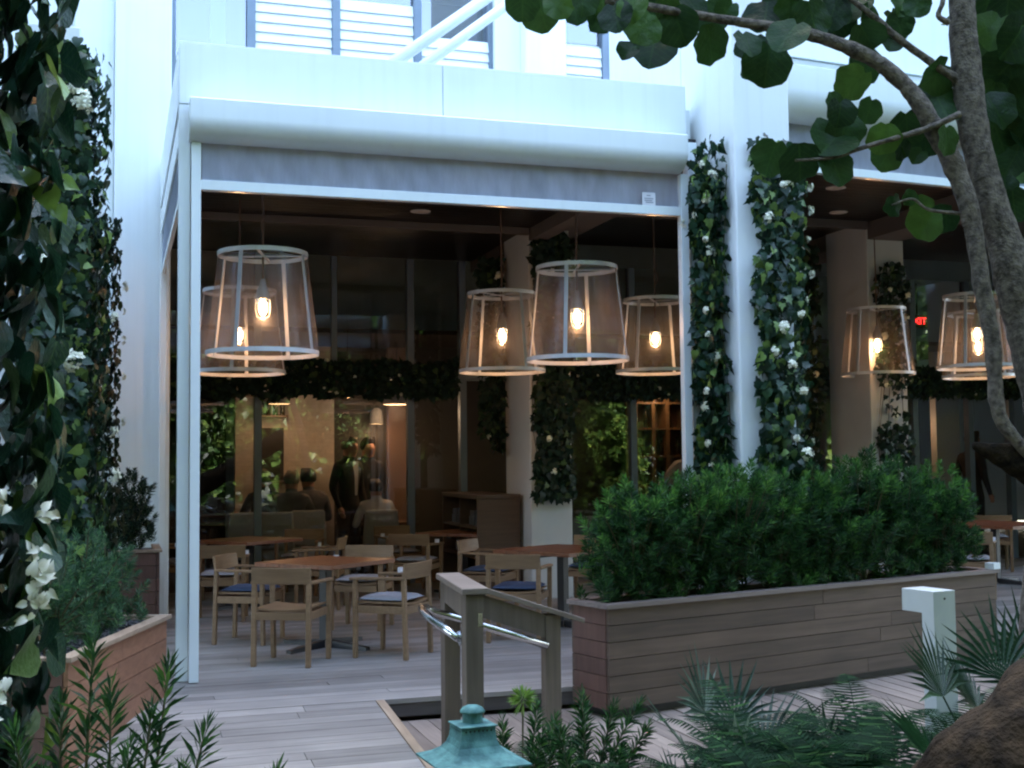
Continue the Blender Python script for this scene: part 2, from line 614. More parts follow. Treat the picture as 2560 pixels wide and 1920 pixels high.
def text(body, name, size, mat, parent, loc, rot):
    c = bpy.data.curves.new(name, 'FONT')
    c.body = body
    c.size = size
    c.align_x = 'CENTER'
    c.align_y = 'CENTER'
    c.extrude = .002
    c.materials.append(MATS[mat])
    tmp = bpy.data.objects.new('tmp_text', c)
    COL.objects.link(tmp)
    me = bpy.data.meshes.new_from_object(tmp.evaluated_get(bpy.context.evaluated_depsgraph_get()))
    bpy.data.objects.remove(tmp)
    o = bpy.data.objects.new(name, me)
    COL.objects.link(o)
    o.parent = parent
    o.location = loc
    o.rotation_euler = rot
    return o


def frame(p, n, t, s):
    """Matrix for a leaf lying at p, facing n, its tip along t."""
    n = Vector(n).normalized()
    t = Vector(t)
    t = t - n * t.dot(n)
    t = t.normalized() if t.length > 1e-4 else n.orthogonal().normalized()
    x = t.cross(n)
    return Matrix(((x.x * s, t.x * s, n.x * s, p[0]), (x.y * s, t.y * s, n.y * s, p[1]), (x.z * s, t.z * s, n.z * s, p[2]), (0, 0, 0, 1)))


def heart(fold=.22, curl=.25, wide=.5, lobes=None):
    half = lobes or [(.17, -.10), (.40, -.03), (.5, .22), (.44, .45), (.27, .70), (.11, .92)]
    zz = lambda x, y: fold * abs(x) - curl * (y - .2) ** 2
    mid = [(0, 0), (0, .3), (0, .62), (0, 1.1)]
    v = [(x, y, zz(x, y)) for x, y in mid]
    rt = [(x * wide / .5, y, zz(x, y)) for x, y in half]
    lf = [(-x, y, z) for x, y, z in rt]
    v += rt + lf
    a = list(range(4, 4 + len(half)))
    b = list(range(4 + len(half), 4 + 2 * len(half)))
    f = []
    for s, fl in ((a, False), (b, True)):
        q = [(0, s[0], s[1]), (0, s[1], s[2], 1), (1, s[2], s[3]), (1, s[3], s[4], 2), (2, s[4], s[5]), (2, s[5], 3)]
        f += [tuple(reversed(x)) if fl else x for x in q]
    return v, f


HEARTS = [heart(), heart(.12, .4, .46), heart(.3, .1, .54)]
IVY = [heart(.2, .2, .5, [(.2, -.12), (.52, .08), (.3, .30), (.38, .52), (.17, .62), (.08, .85)]), heart(.1, .3, .46)]


def disc_leaf(n=26, cup=.12, notch=.12, wav=.03, ph=0.0):
    """Round leaf with a notched base, a wavy margin and a dished blade."""
    v = [(0, .5, 0)]
    for ring, rr in ((0, .5), (1, 1.0)):
        for k in range(n):
            a = -math.pi / 2 + 2 * math.pi * k / n
            r = .54 * rr * (1 + .04 * math.sin(k * 1.7 + ph) + .03 * math.sin(k * .6 + ph * 2))
            x, y = r * 1.06 * math.cos(a), .5 + r * math.sin(a)
            if k == 0 and ring:
                y += notch
            z = cup * abs(x) - cup * .8 * (y - .4) ** 2 + ring * wav * math.sin(k * 1.3 + ph)
            v.append((x, y, z))
    f = [(0, 1 + k, 1 + (k + 1) % n) for k in range(n)]
    f += [(1 + k, 1 + n + k, 1 + n + (k + 1) % n, 1 + (k + 1) % n) for k in range(n)]
    return v, f


DISCS = [disc_leaf(26, .15, .12, .03, 0), disc_leaf(24, .32, .10, .04, 1.3), disc_leaf(26, -.22, .12, .05, 2.6), disc_leaf(28, .06, .05, .035, 4.1), disc_leaf(26, .4, .1, .02, 5.0)]

# ------------------------------------------------------------------ ground, deck, ramp, boardwalk
GZ = -.15
g = MB().box(-150, 150, -150, 60, -.6, -.19)
struct(g.build('ground', 'garden_ground'))

deck = struct(MB().box(-1.6, 3.55, -1.16, -.101, GZ + .02, -.032).box(-1.6, 13, -.1, 6.62, GZ + .02, -.032).build('deck', 'riser_wood'))
ub = unit('deck_wood')
y = -1.19
row = 0
while y < 6.5:
    w = .138
    cuts = sorted(random.uniform(-1, 12) for _ in range(2 if y < 3 else 1))
    xe = min(13, 2.74 + (y + 1.45) / .277) if y < .1 else 13
    xs = [-1.6] + [q for q in cuts if q < xe - .4] + [xe]
    for a, b in zip(xs, xs[1:]):
        if b - a > .3:
            piece('plank', ub, deck, ((a + b) / 2, y + w / 2, -.016 + random.uniform(-.0012, .0012)), (b - a - .004, w - .005, .032))
    y += w
    row += 1
MB().box(1.27, 3.55, -1.181, -1.162, GZ + .03, -.034).build('riser', 'riser_wood', deck)

# the ramp runs down from the deck edge towards the garden path
ramp = struct(MB().hexa([(-1.6, -3.0, -.42), (1.24, -3.0, -.42), (1.24, -1.2, -.2), (-1.6, -1.2, -.2), (-1.6, -3.0, -.185), (1.24, -3.0, -.185), (1.24, -1.2, -.035), (-1.6, -1.2, -.035)]).build('ramp', 'riser_wood'))
sl = math.atan2(.15, 1.8)
yy = -1.195
while yy > -2.95:
    w = .138
    zc = -.016 - (-1.195 - (yy - w / 2)) * .15 / 1.8
    cut = random.uniform(-.8, .9)
    for a, b in ((-1.6, cut), (cut, 1.24)):
        o = piece('plank', ub, ramp, ((a + b) / 2, yy - w / 2, zc), (b - a - .004, w - .005, .032))
        o.rotation_euler = (sl, 0, 0)
    yy -= w
e = MB().hexa([(1.243, -3.0, -.30), (1.30, -3.0, -.30), (1.30, -1.2, -.148), (1.243, -1.2, -.148), (1.243, -3.0, -.146), (1.30, -3.0, -.146), (1.30, -1.2, .004), (1.243, -1.2, .004)])
e.build('edge_board', 'trim_wood', ramp)

walk = struct(MB().box(1.31, 7.6, -3.4, -1.185, -.24, GZ - .032).box(3.6, 7.6, -1.184, -.12, -.24, GZ - .033).build('boardwalk', 'riser_wood'))
uw = unit('walk_wood')
x = 1.315
while x < 7.4:
    w = .142
    ye = -1.19 if x < 2.9 else max(-1.19, -1.66 + .277 * (x - 2.74) + .2)
    piece('plank', uw, walk, (x + w / 2, (ye - 3.38) / 2, GZ - .016 + random.uniform(-.0015, .0015)), (w - (.006 if x < 2.9 else .014), ye + 3.38, .032))
    x += w
path = MB().box(-3, 1.3, -9.8, -3.0, -.3, -.19 + .012)
struct(path.build('path', 'soil'))

# ------------------------------------------------------------------ the hotel building
bld = thing('hotel_building', 'white hotel building with slatted upper windows above the terrace', 'building', (2, 4.1, 0))


def part(name, mat, x0, x1, y0, y1, z0, z1, parent=None, bevel=0, org=(2, 4.1, 0)):
    a, b, c = org
    return MB().box(x0 - a, x1 - a, y0 - b, y1 - b, z0 - c, z1 - c).build(name, mat, parent or bld, bevel=bevel)


part('upper_wall', 'white_render', -14, 26, 4.1, 4.6, 7.7, 20)
part('roof', 'white_render', -14, 26, 4.05, 16, 20.005, 20.4)
part('rear_wall', 'white_render', -14, 26, 15.7, 16, 0, 20)
part('end_wall', 'white_render', -14.3, -14.005, 4.1, 16, 0, 20)
part('end_wall', 'white_render', 26.005, 26.3, 4.1, 16, 0, 20)
part('side_wall', 'white_render', -14, -.89, 4.35, 4.7, 0, 7.698)
part('column', 'white_render', -.885, -.478, 4.22, 5.0, 0, 7.699, bevel=.012)
part('column', 'white_render', -.475, .11, 4.1, 5.05, 0, 7.697, bevel=.015)
part('column', 'shaded_render', 4.14, 4.65, 4.1, 5.05, 0, 4.62, bevel=.015)
part('column', 'white_render', 4.14, 4.65, 4.1, 5.05, 4.622, 7.696, bevel=.015)
part('column', 'shaded_render', 8.72, 9.27, 4.1, 5.05, 0, 7.695, bevel=.015)
part('column', 'white_render', 3.82, 4.136, 4.3, 4.8, 4.46, 7.694)
part('column', 'white_render', 13.3, 13.85, 4.1, 5.05, 0, 7.693)
part('side_wall', 'white_render', 13.86, 26, 4.35, 4.7, 0, 7.69)
part('pier', 'white_render', 4.35, 4.86, -.58, .40, GZ, 9.5, bevel=.015)
part('fin_wall', 'white_render', 4.352, 4.858, .402, 2.05, 4.80, 9.5)
part('spandrel', 'white_render', .112, 4.138, 4.3, 4.9, 4.36, 4.62)
part('spandrel', 'white_render', 4.652, 8.718, 4.3, 4.9, 4.62, 4.92)
part('spandrel', 'white_render', 9.272, 13.298, 4.3, 4.9, 4.62, 4.92)


def big_window(x0, x1, z0, z1, posts, slatted, yy=4.42):
    w = thing('window', '', '', (0, 0, 0))
    for k in ('label', 'category'):
        del w[k]
    w.parent = bld
    w.location = (-2, -4.1, 0)
    edges = [x0] + posts + [x1]
    MB().box(x0, x0 + .05, yy - .04, yy + .06, z0, z1).build('mullion', 'grey_frame', w)
    MB().box(x1 - .05, x1, yy - .04, yy + .06, z0, z1).build('mullion', 'grey_frame', w)
    for p in posts:
        MB().box(p - .045, p + .045, yy - .05, yy + .06, z0, z1).build('mullion', 'grey_frame', w)
    um = MB().hexa([(-.5, -.022, -.066), (.5, -.022, -.066), (.5, -.014, -.068), (-.5, -.014, -.068), (-.5, .008, .064), (.5, .008, .064), (.5, .016, .062), (-.5, .016, .062)]).mesh('slat', 'white_slat')
    for i, (a, b) in enumerate(zip(edges, edges[1:])):
        top = z1 - .1 if slatted[i] is True else slatted[i] or z0
        if top > z0:
            MB().box(a + .05, b - .05, yy + .045, yy + .06, z0, top).build('shutter_backing', 'white_slat', w)
        if top < z1 - .2:
            MB().box(a + .05, b - .05, yy + .04, yy + .05, top + .005, z1).build('pane', 'window_glass', w)
        if not slatted[i]:
            continue
        z = z0 + .06
        while z < top:
            piece('slat', um, w, ((a + b) / 2, yy - .012, z), (b - a - .1, 1, 1))
            z += .115
    return w


big_window(.112, 3.818, 4.625, 7.69, [.98, 1.94, 2.90], [False, 7.0, 6.9, 6.6])
part('louvre_wall', 'white_slat', .55, .72, 4.62, 4.7, 4.63, 7.6)
part('curtain', 'white_slat', 3.05, 3.75, 4.85, 4.87, 4.63, 6.6)
big_window(4.655, 8.715, 4.925, 7.69, [5.28, 6.3, 7.4], [6.7, 6.7, True, True], 4.44)
part('room_back', 'tan_wall', -.4, 13.2, 6.2, 6.3, 4.63, 7.69)

# upper storeys: window openings seen as dark panes with frames
for zz_ in (9.2, 12.7, 16.2):
    for k in range(9):
        xx = -12 + k * 4.2
        w = MB().box(xx - 2, xx + .2, -.03, .02, zz_, zz_ + 2.2).build('window', 'window_glass', bld)
        MB().box(xx - 2.1, xx - 2.001, -.06, .03, zz_ - .1, zz_ + 2.3).box(xx + .201, xx + .3, -.06, .03, zz_ - .1, zz_ + 2.3).build('window_frame', 'grey_frame', w)

# terrace ceilings: dark stained boards
ceil = struct(MB().box(.02, 4.34, .1, 6.62, 4.335, 4.36).build('ceiling', 'dark_room'))
uc = unit('ceiling_wood')
y = .12
while y < 6.5:
    piece('plank', uc, ceil, (2.18, y + .07, 4.318), (4.28, .132, .03))
    y += .14
ceil2 = struct(MB().box(4.87, 13.2, .1, 6.62, 4.635, 4.66).build('ceiling', 'dark_room'))
y = .12
while y < 6.5:
    piece('plank', uc, ceil2, (9.03, y + .07, 4.618), (8.28, .132, .03))
    y += .14
MB().box(4.36, 4.86, .41, 6.6, 4.30, 4.62).build('beam', 'tan_wall', ceil2)
MB().box(8.74, 9.25, .3, 6.6, 4.38, 4.6).build('beam', 'tan_wall', ceil2)
MB().box(4.15, 4.34, 2.1, 6.6, 4.16, 4.298).build('beam', 'tan_wall', ceil)
MB().box(.05, 4.13, 4.02, 4.09, 4.22, 4.298).build('beam', 'tan_wall', ceil)
MB().box(4.88, 8.70, 4.02, 4.09, 4.50, 4.60).build('beam', 'tan_wall', ceil2)
for i, (x, yv, zc, cl) in enumerate(((2.69, 3.42, 4.298, ceil), (3.08, 2.58, 4.298, ceil), (7.2, 2.4, 4.598, ceil2), (8.0, 3.6, 4.598, ceil2), (6.3, 3.4, 4.598, ceil2))):
    MB().lathe([(.001, zc - .012), (.08, zc - .012), (.11, zc - .006), (.11, zc)], 20).build('downlight_trim', 'ceiling_disc', cl, loc=(x, yv, 0))

# ------------------------------------------------------------------ glazed shop front and the room behind it
GY = 6.6
front = thing('glass_shopfront', 'grey framed glass shopfront at the back of the terrace', 'glass front', (2, GY, 0))
mx = [-.4, 1.30, 3.30, 4.02, 4.75, 6.50, 8.65, 9.9, 11.15, 12.15, 12.9]
for x in mx:
    MB().box(x - 2 - .045, x - 2 + .045, -.06, .06, 0, 4.30).build('mullion', 'grey_frame', front)
for x in (2.28, 5.6, 7.6):
    MB().box(x - 2 - .035, x - 2 + .035, -.05, .05, 2.78, 4.30).build('mullion', 'grey_frame', front)
MB().box(-2.4, 11, -.055, .055, 2.68, 2.78).build('transom', 'grey_frame', front)
for a, b in zip(mx, mx[1:]):
    if abs(a - 4.02) < .1:
        continue
    if not (abs(a - 11.15) < .1 or abs(a - 12.15) < .1):
        MB().box(a + .045 - 2, b - .045 - 2, -.006, .006, .02, 2.68).build('pane', 'shop_glass', front)
    MB().box(a + .045 - 2, b - .045 - 2, -.006, .006, 2.78, 4.30).build('pane', 'shop_glass', front)

room = thing('dining_room', 'dim dining room with pale brick wall behind the glass', 'room', (4, 9, 0))


def rpart(name, mat, x0, x1, y0, y1, z0, z1, parent=None):
    return part(name, mat, x0, x1, y0, y1, z0, z1, parent or room, org=(4, 9, 0))


rpart('floor', 'room_floor', -.4, 13.2, 6.66, 11.5, -.06, -.004)
rpart('room_ceiling', 'dark_room', -.4, 13.2, 6.66, 11.5, 3.3, 3.36)
rpart('brick_wall', 'brick_white', 1.2, 2.62, 8.6, 8.8, 0, 3.3)
rpart('doorway', 'door_dark', 2.62, 3.42, 8.7, 8.8, 0, 3.3)
rpart('plaster_wall', 'room_wall', 3.42, 3.82, 8.6, 8.8, 0, 3.3)
rpart('unlit_wall', 'door_dark', 3.822, 7.0, 8.62, 8.8, 0, 3.3)  # plain room wall, its unlit darkness put into the colour
rpart('plaster_wall', 'door_dark', 7.0, 13.2, 9.3, 9.5, 0, 3.3)
rpart('side_wall', 'dark_room', -.6, -.41, 6.66, 11.5, 0, 3.3)
rpart('side_wall', 'dark_room', -.4, 1.2, 10.2, 10.4, 0, 3.3)
rpart('partition', 'upholstery', 12.3, 12.75, 7.6, 7.75, 0, 3.3)

# ------------------------------------------------------------------ pergola with its roller screen
perg = thing('pergola', 'white metal pergola frame with tall fascia over the terrace', 'pergola', (0, 0, 0))
MB().box(0, .085, 0, .085, .004, 4.305).build('post', 'white_metal', perg, bevel=.004)
MB().box(4.215, 4.30, 0, .085, .004, 4.305).build('post', 'white_metal', perg, bevel=.004)
MB().box(0, .07, 3.95, 4.02, .004, 4.305).build('post', 'white_metal', perg, bevel=.004)
MB().box(0, 2.048, -.004, .12, 4.31, 4.787).build('fascia_panel', 'white_metal', perg, bevel=.004)
MB().box(2.053, 4.20, -.004, .12, 4.31, 4.787).build('fascia_panel', 'white_metal', perg, bevel=.004)
MB().box(-.002, .10, .125, 4.05, 4.31, 4.785).build('side_fascia', 'white_metal', perg, bevel=.004)
MB().box(.105, 4.30, .125, 4.05, 4.37, 4.62).build('roof_slab', 'white_metal', perg)
MB().box(.002, .07, .09, 3.94, 4.02, 4.24).build('side_cassette', 'white_metal', perg, bevel=.01)
MB().box(.022, .034, .09, 3.94, 3.66, 4.018).build('side_fabric', 'screen_fabric', perg)
MB().box(.012, .048, .09, 3.94, 3.60, 3.658).build('side_rail', 'white_metal', perg, bevel=.003)

hang = thing('brace_tube', 'lower white brace tube rising from the pergola roof', 'brace')
MB().tube([(1.50, .3, 4.70), (3.10, .9, 6.05)], .052, 14).build('tube', 'white_metal', hang, smooth=True)
MB().box(1.40, 1.62, .2, .4, 4.622, 4.70).build('foot_plate', 'white_metal', hang)
hang2 = thing('brace_tube', 'upper white brace tube leaning right in front of the slatted window', 'brace')
MB().tube([(1.76, .3, 4.70), (3.33, .9, 6.05)], .045, 14).build('tube', 'white_metal', hang2, smooth=True)
MB().box(1.66, 1.88, .2, .4, 4.622, 4.70).build('foot_plate', 'white_metal', hang2)


def roller(name, label, org, rz, L, zt, zb, rail_b, rail_t, x_guides, cassette_depth=.30):
    t = thing(name, label, 'roller screen', org, rz)
    # cassette: flat top half, rounded belly
    prof = [(-.006, zt)]
    d = cassette_depth
    prof = [(0, zt), (-d * .80, zt), (-d * .86, zt - .01)]
    zc = zt - (zt - zb) * .48
    prof.append((-d * .86, zc))
    for k in range(1, 11):
        a = math.pi / 2 * k / 10
        prof.append((-d * .86 * math.cos(a), zc - (zc - zb) * math.sin(a)))
    m = MB()
    n = len(prof)
    for xx in (0, L):
        m.v += [(xx, y_, z_) for y_, z_ in prof]
    m.f += [tuple(range(n)), tuple(reversed(range(n, 2 * n)))]
    for k in range(n):
        k2 = (k + 1) % n
        m.f.append((k, n + k, n + k2, k2))
    m.m = [0] * len(m.f)
    o = m.build('cassette', 'white_metal', t)
    for i, p in enumerate(o.data.polygons):
        p.use_smooth = 5 <= i < n + 2
    try:
        o.data.set_sharp_from_angle(angle=R(30))
    except Exception:
        pass
    a, b = x_guides
    # fabric with slack waves
    f = MB()
    nx, nz = 90, 10
    for j in range(nz + 1):
        for i in range(nx + 1):
            u, w = i / nx, j / nz
            f.v.append((a + (b - a) * u, .004 + .006 * math.sin(u * 46 + w * 3) * w + .004 * math.sin(u * 111 - w * 6), rail_t + (zb + .03 - rail_t) * (1 - w)))
    for j in range(nz):
        for i in range(nx):
            q = j * (nx + 1) + i
            f.f.append((q, q + 1, q + nx + 2, q + nx + 1))
    f.m = [0] * len(f.f)
    f.build('fabric', 'screen_fabric', t, smooth=True)
    MB().box(a - .01, b + .01, -.03, .035, rail_b, rail_t).build('bottom_rail', 'white_metal', t, bevel=.004)
    for gx in (a - .042, b + .045):
        MB().box(gx - .035, gx + .035, -.035, .04, -org[2] + .004, zb - .002).build('guide_rail', 'white_metal', t, bevel=.004)
    return t, a, b


r1, _a, _b = roller('roller_screen', 'half lowered grey roller screen in white cassette on the near pergola', (.07, -.048, 0), 0, 4.03, 4.305, 4.005, 3.645, 3.72, (.095, 4.02), .22)
lab = MB().box(3.68, 3.80, -.022, -.020, 3.722, 3.83).build('care_label', 'paper_white', r1)
mk = MB()
for k, (x0, x1, z0) in enumerate(((3.72, 3.755, 3.80), (3.70, 3.78, 3.775), (3.70, 3.77, 3.758), (3.71, 3.78, 3.742))):
    mk.box(x0, x1, -.0235, -.0225, z0, z0 + .008)
mk.build('print', 'print_grey', lab)

# second bay to the right, turned slightly back
B2 = (4.93, .02, 0)
rz2 = R(6.0)
r2, _a, _b = roller('roller_screen', 'grey roller screen in white cassette of the right bay behind the tree', (4.93, -.03, 0), rz2, 8.0, 4.99, 4.54, 4.115, 4.19, (.10, 7.9))
perg2 = thing('pergola', 'white canopy with stepped fascia over the right bay', 'pergola', B2, rz2)
MB().box(-.04, 8.1, -.02, .2, 5.16, 7.4).build('fascia_panel', 'white_metal', perg2, bevel=.006)
MB().box(-.04, 8.1, .0, .18, 4.995, 5.155).build('gutter', 'bollard_paint', perg2, bevel=.01)
MB().box(0, 8.1, .21, 4.0, 4.75, 5.1).build('roof_slab', 'white_metal', perg2)
MB().box(8.02, 8.1, 0, .08, .004, 4.99).build('post', 'white_metal', perg2)

# ------------------------------------------------------------------ pendant lanterns
def make_lantern(name, label):
    t = thing(name, label, 'pendant lantern', group='big mesh lanterns hanging over the terrace')
    rb, rt, h = .46, .368, .855
    def ring(r, z, hh):
        n = 48
        m = MB()
        for rr, zz in ((r, z), (r, z + hh), (r - .008, z + hh), (r - .008, z)):
            for k in range(n):
                a = 2 * math.pi * k / n
                m.v.append((rr * math.cos(a), rr * math.sin(a), zz))
        for j in range(4):
            for k in range(n):
                m.f.append((j * n + k, j * n + (k + 1) % n, ((j + 1) % 4) * n + (k + 1) % n, ((j + 1) % 4) * n + k))
        m.m = [0] * len(m.f)
        return m
    ring(rb, 0, .036).build('bottom_ring', 'lantern_frame', t, smooth=False)
    ring(rt, h - .036, .036).build('top_ring', 'lantern_frame', t)
    for k in range(4):
        a = k * math.pi / 2
        c, s = math.cos(a), math.sin(a)
        b0, b1 = Vector(((rb - .012) * c, (rb - .012) * s, .01)), Vector(((rt - .012) * c, (rt - .012) * s, h - .01))
        MB().bar(b0, b1, .034, .008, up=(c, s, 0)).build('strut', 'lantern_frame', t)
    for a in (.35, .35 + math.pi / 2):
        MB().bar((-(rt - .01) * math.cos(a), -(rt - .01) * math.sin(a), h - .02 - .012 * (a > 1)), ((rt - .01) * math.cos(a), (rt - .01) * math.sin(a), h - .02 - .012 * (a > 1)), .02, .01).build('cross_bar', 'lantern_frame', t)
    m = MB().lathe([(rb - .003, .034), ((rb + rt) / 2 - .003, h / 2), (rt - .003, h - .036)], 64)
    m.build('mesh_shade', 'lantern_mesh', t, smooth=True)
    zb = .40
    MB().tube([(0, 0, 1.85), (.004, 0, h + .2), (0, 0, zb + .24)], .009, 6).build('cord', 'cord_brown', t)
    MB().tube([(.012, 0, h + .16), (.05, .01, h + .24), (.02, .02, h + .30), (.004, 0, h + .36)], .006, 6).build('cord_loop', 'cord_brown', t)
    MB().lathe([(.001, zb + .24), (.018, zb + .235), (.026, zb + .19), (.05, zb + .14), (.056, zb + .085), (.056, zb + .07), (.001, zb + .07)], 16).build('socket', 'socket_grey', t, smooth=True)
    j = MB().lathe([(.054, zb + .07), (.054, zb - .03), (.046, zb - .065), (.028, zb - .088), (.001, zb - .094)], 16).build('glass_jar', 'jar_glass', t, smooth=True)
    MB().lathe([(.001, zb + .065), (.018, zb + .06), (.036, zb + .02), (.034, zb - .03), (.018, zb - .058), (.001, zb - .064)], 14).build('bulb', 'bulb', j, smooth=True)
    cg = MB()
    for k in range(4):
        a = k * math.pi / 2 + .5
        c, s = math.cos(a), math.sin(a)
        cg.tube([(.06 * c, .06 * s, zb + .07), (.06 * c, .06 * s, zb - .03), (.05 * c, .05 * s, zb - .075), (.004 * c, .004 * s, zb - .1)], .0035, 5)
    for zq in (zb + .035,):
        cg.tube([(.062 * math.cos(q * math.pi / 8), .062 * math.sin(q * math.pi / 8), zq) for q in range(17)], .004, 5, cap=False)
    cg.build('wire_cage', 'lantern_frame', j)
    return t


def lantern_lamp(t):
    ld = bpy.data.lights.new('bulb_light', 'POINT')
    ld.energy = LAMP_W
    ld.color = (1.0, .50, .22)
    ld.shadow_soft_size = .045
    lo = bpy.data.objects.new('bulb_light', ld)
    COL.objects.link(lo)
    lo.parent = t
    lo.location = (0, 0, .30)


LAMP_W = .95
lan0 = make_lantern('pendant_lantern', 'front left mesh lantern, largest, nearest the white pergola post')
LAN = [((.715, .80, 2.48), 0, None),
       ((3.50, .84, 2.475), 0, 'front right mesh lantern overlapping two smaller ones'),
       ((.755, 3.25, 2.50), .35, 'rear left mesh lantern half hidden behind the front left one'),
       ((3.48, 3.05, 2.53), .9, 'rear mesh lantern just left of the front right lantern'),
       ((5.47, 3.5, 2.58), 1.25, 'rear mesh lantern cut off by the right pergola post'),
       ((8.77, 4.0, 2.62), 1.0, 'mesh lantern hanging right of the ivy covered pier'),
       ((9.05, 2.44, 2.60), 1.2, 'mesh lantern partly hidden by the tree trunk'),
       ((10.22, 3.9, 2.60), .7, 'farthest mesh lantern, its rim showing below another by the trunk')]
ANG0 = -.31 - math.pi / 2 - .30
for i, (p, a, lb) in enumerate(LAN):
    t = lan0 if i == 0 else copy_tree(lan0)
    t.location = p
    t.rotation_euler = (0, 0, ANG0 + a)
    if lb:
        t['label'] = lb
for t in [o for o in COL.objects if o.name.startswith('pendant_lantern')]:
    lantern_lamp(t)

# ------------------------------------------------------------------ furniture
def make_chair(cush):
    t = thing('armchair', 'x', 'chair', group='oak armchairs on the terrace')
    for sx in (-1, 1):
        MB().hexa([(sx * .235 - .02, .19, 0), (sx * .235 + .02, .19, 0), (sx * .235 + .02, .225, 0), (sx * .235 - .02, .225, 0),
                   (sx * .245 - .02, .18, .63), (sx * .245 + .02, .18, .63), (sx * .245 + .02, .22, .63), (sx * .245 - .02, .22, .63)]).build('front_leg', 'oak', t, bevel=.006)
        MB().hexa([(sx * .225 - .02, -.27, 0), (sx * .225 + .02, -.27, 0), (sx * .225 + .02, -.232, 0), (sx * .225 - .02, -.232, 0),
                   (sx * .225 - .02, -.25, .66), (sx * .225 + .02, -.25, .66), (sx * .225 + .02, -.215, .66), (sx * .225 - .02, -.215, .66)]).build('rear_leg', 'oak', t, bevel=.006)
        MB().bar((sx * .247, .25, .643), (sx * .235, -.24, .655), .05, .024).build('armrest', 'oak', t, bevel=.007)
        MB().box(sx * .225 - .012, sx * .225 + .012, -.23, .19, .365, .425).build('side_rail', 'oak', t, bevel=.003)
    MB().box(-.21, .21, .19, .215, .365, .425).box(-.205, .205, -.255, -.232, .365, .425).build('cross_rail', 'oak', t, bevel=.003)
    # backrest: a wide bent board
    m = MB()
    n = 10
    for zz, yo in ((.645, 0), (.775, -.02)):
        for k in range(n + 1):
            u = k / n * 2 - 1
            yb = -.245 - .035 * (1 - u * u) + yo
            m.v += [(u * .245, yb, zz), (u * .245, yb + .024, zz)]
    q = 2 * (n + 1)
    for k in range(n):
        a = 2 * k
        m.f += [(a, a + 2, a + 2 + q, a + q), (a + 1, a + 1 + q, a + 3 + q, a + 3), (a, a + 1, a + 3, a + 2), (a + q, a + 2 + q, a + 3 + q, a + 1 + q)]
    m.f += [(0, q, q + 1, 1), (2 * n, 2 * n + 1, 2 * n + 1 + q, 2 * n + q)]
    m.m = [0] * len(m.f)
    m.build('backrest', 'oak', t, bevel=.004)
    # dished seat
    m = MB()
    n = 8
    for zo in (0, .014):
        for k in range(n + 1):
            u = k / n * 2 - 1
            for yv in (-.235, .225):
                m.v.append((u * .212, yv, .428 + zo + .018 * u * u))
    q = 2 * (n + 1)
    for k in range(n):
        a = 2 * k
        m.f += [(a, a + 1, a + 3, a + 2), (a + q, a + 2 + q, a + 3 + q, a + 1 + q), (a, a + 2, a + 2 + q, a + q), (a + 1, a + 1 + q, a + 3 + q, a + 3)]
    m.f += [(0, q, q + 1, 1), (2 * n, 2 * n + 1, 2 * n + 1 + q, 2 * n + q)]
    m.m = [0] * len(m.f)
    m.build('seat', 'oak', t)
    if cush:
        m = MB()
        n = 9
        for s_ in (0, 1):
            for j in range(n + 1):
                for i in range(n + 1):
                    u, w = i / n * 2 - 1, j / n * 2 - 1
                    ed = (1 - abs(u) ** 5) * (1 - abs(w) ** 5)
                    m.v.append((u * .215 * (1 - .04 * w * w), w * .22 * (1 - .04 * u * u), .475 + (.030 if s_ else -.022) * max(ed, 0) ** .5))
        q = (n + 1) ** 2
        for s_ in (0, 1):
            for j in range(n):
                for i in range(n):
                    a = s_ * q + j * (n + 1) + i
                    f = (a, a + 1, a + n + 2, a + n + 1)
                    m.f.append(f if s_ else tuple(reversed(f)))
        m.m = [0] * len(m.f)
        m.build('seat_cushion', cush, t, smooth=True)
    return t


CH = [  # x, y, facing (deg from +X), cushion, label
    (.93, .62, 62, None, 'bare oak armchair without cushion, back turned, nearest the pergola post'),
    (1.76, .70, 140, 'g', 'oak armchair with grey cushion seen from the side behind the steel handrail'),
    (.74, 1.92, -28, 'b', 'oak armchair with blue cushion behind the bare front chair'),
    (1.85, 2.45, -118, 'g', 'oak armchair facing forward across the near red table'),
    (.62, 3.62, 82, 'g', 'oak armchair with grey cushion just right of the pergola post'),
    (1.72, 5.75, -110, 'g', 'oak armchair at the far side of the rear left table'),
    (1.72, 4.25, 160, 'g', 'oak armchair with slanted back at the right of the rear left table'),
    (2.88, 4.55, 58, 'g', 'oak armchair in the middle of the terrace with its arm to the right'),
    (3.0, 5.95, -80, 'g', 'reddish lit oak armchair in front of the glass, below the seated guest'),
    (4.22, 4.75, 170, 'b', 'oak armchair beside the wooden sideboard'),
    (3.28, 2.92, -40, 'b', 'oak armchair with pale back tilted behind the blue cushioned one'),
    (3.02, 1.14, 60, 'b', 'oak armchair with blue cushion behind the wooden railing'),
    (4.42, 2.95, -125, 'b', 'oak armchair beyond the table beside the white column base'),
    (8.55, 2.05, 50, 'g', 'oak armchair with grey cushion right of the hedge'),
    (11.2, 5.0, 60, 'g', 'farthest oak armchair on the right near the standing man in suit'),
    (10.4, 2.75, 100, 'b', 'oak armchair at the right bay table, far right edge'),
    (.28, 5.4, -20, 'g', 'oak armchair at the left end of the rear left table'),
]
protos = {}
for (x, y, a, c, lb) in CH:
    if c not in protos:
        protos[c] = t = make_chair({None: None, 'g': 'cushion_grey', 'b': 'cushion_blue'}[c])
    else:
        t = copy_tree(protos[c])
    t.location = (x, y, 0)
    t.rotation_euler = (0, 0, R(a - 90))
    t['label'] = lb
    if lb.startswith('oak armchair with grey cushion seen'):
        MB().box(.222, .268, .03, .055, .658, .70).build('paper_tag', 'paper_white', t)


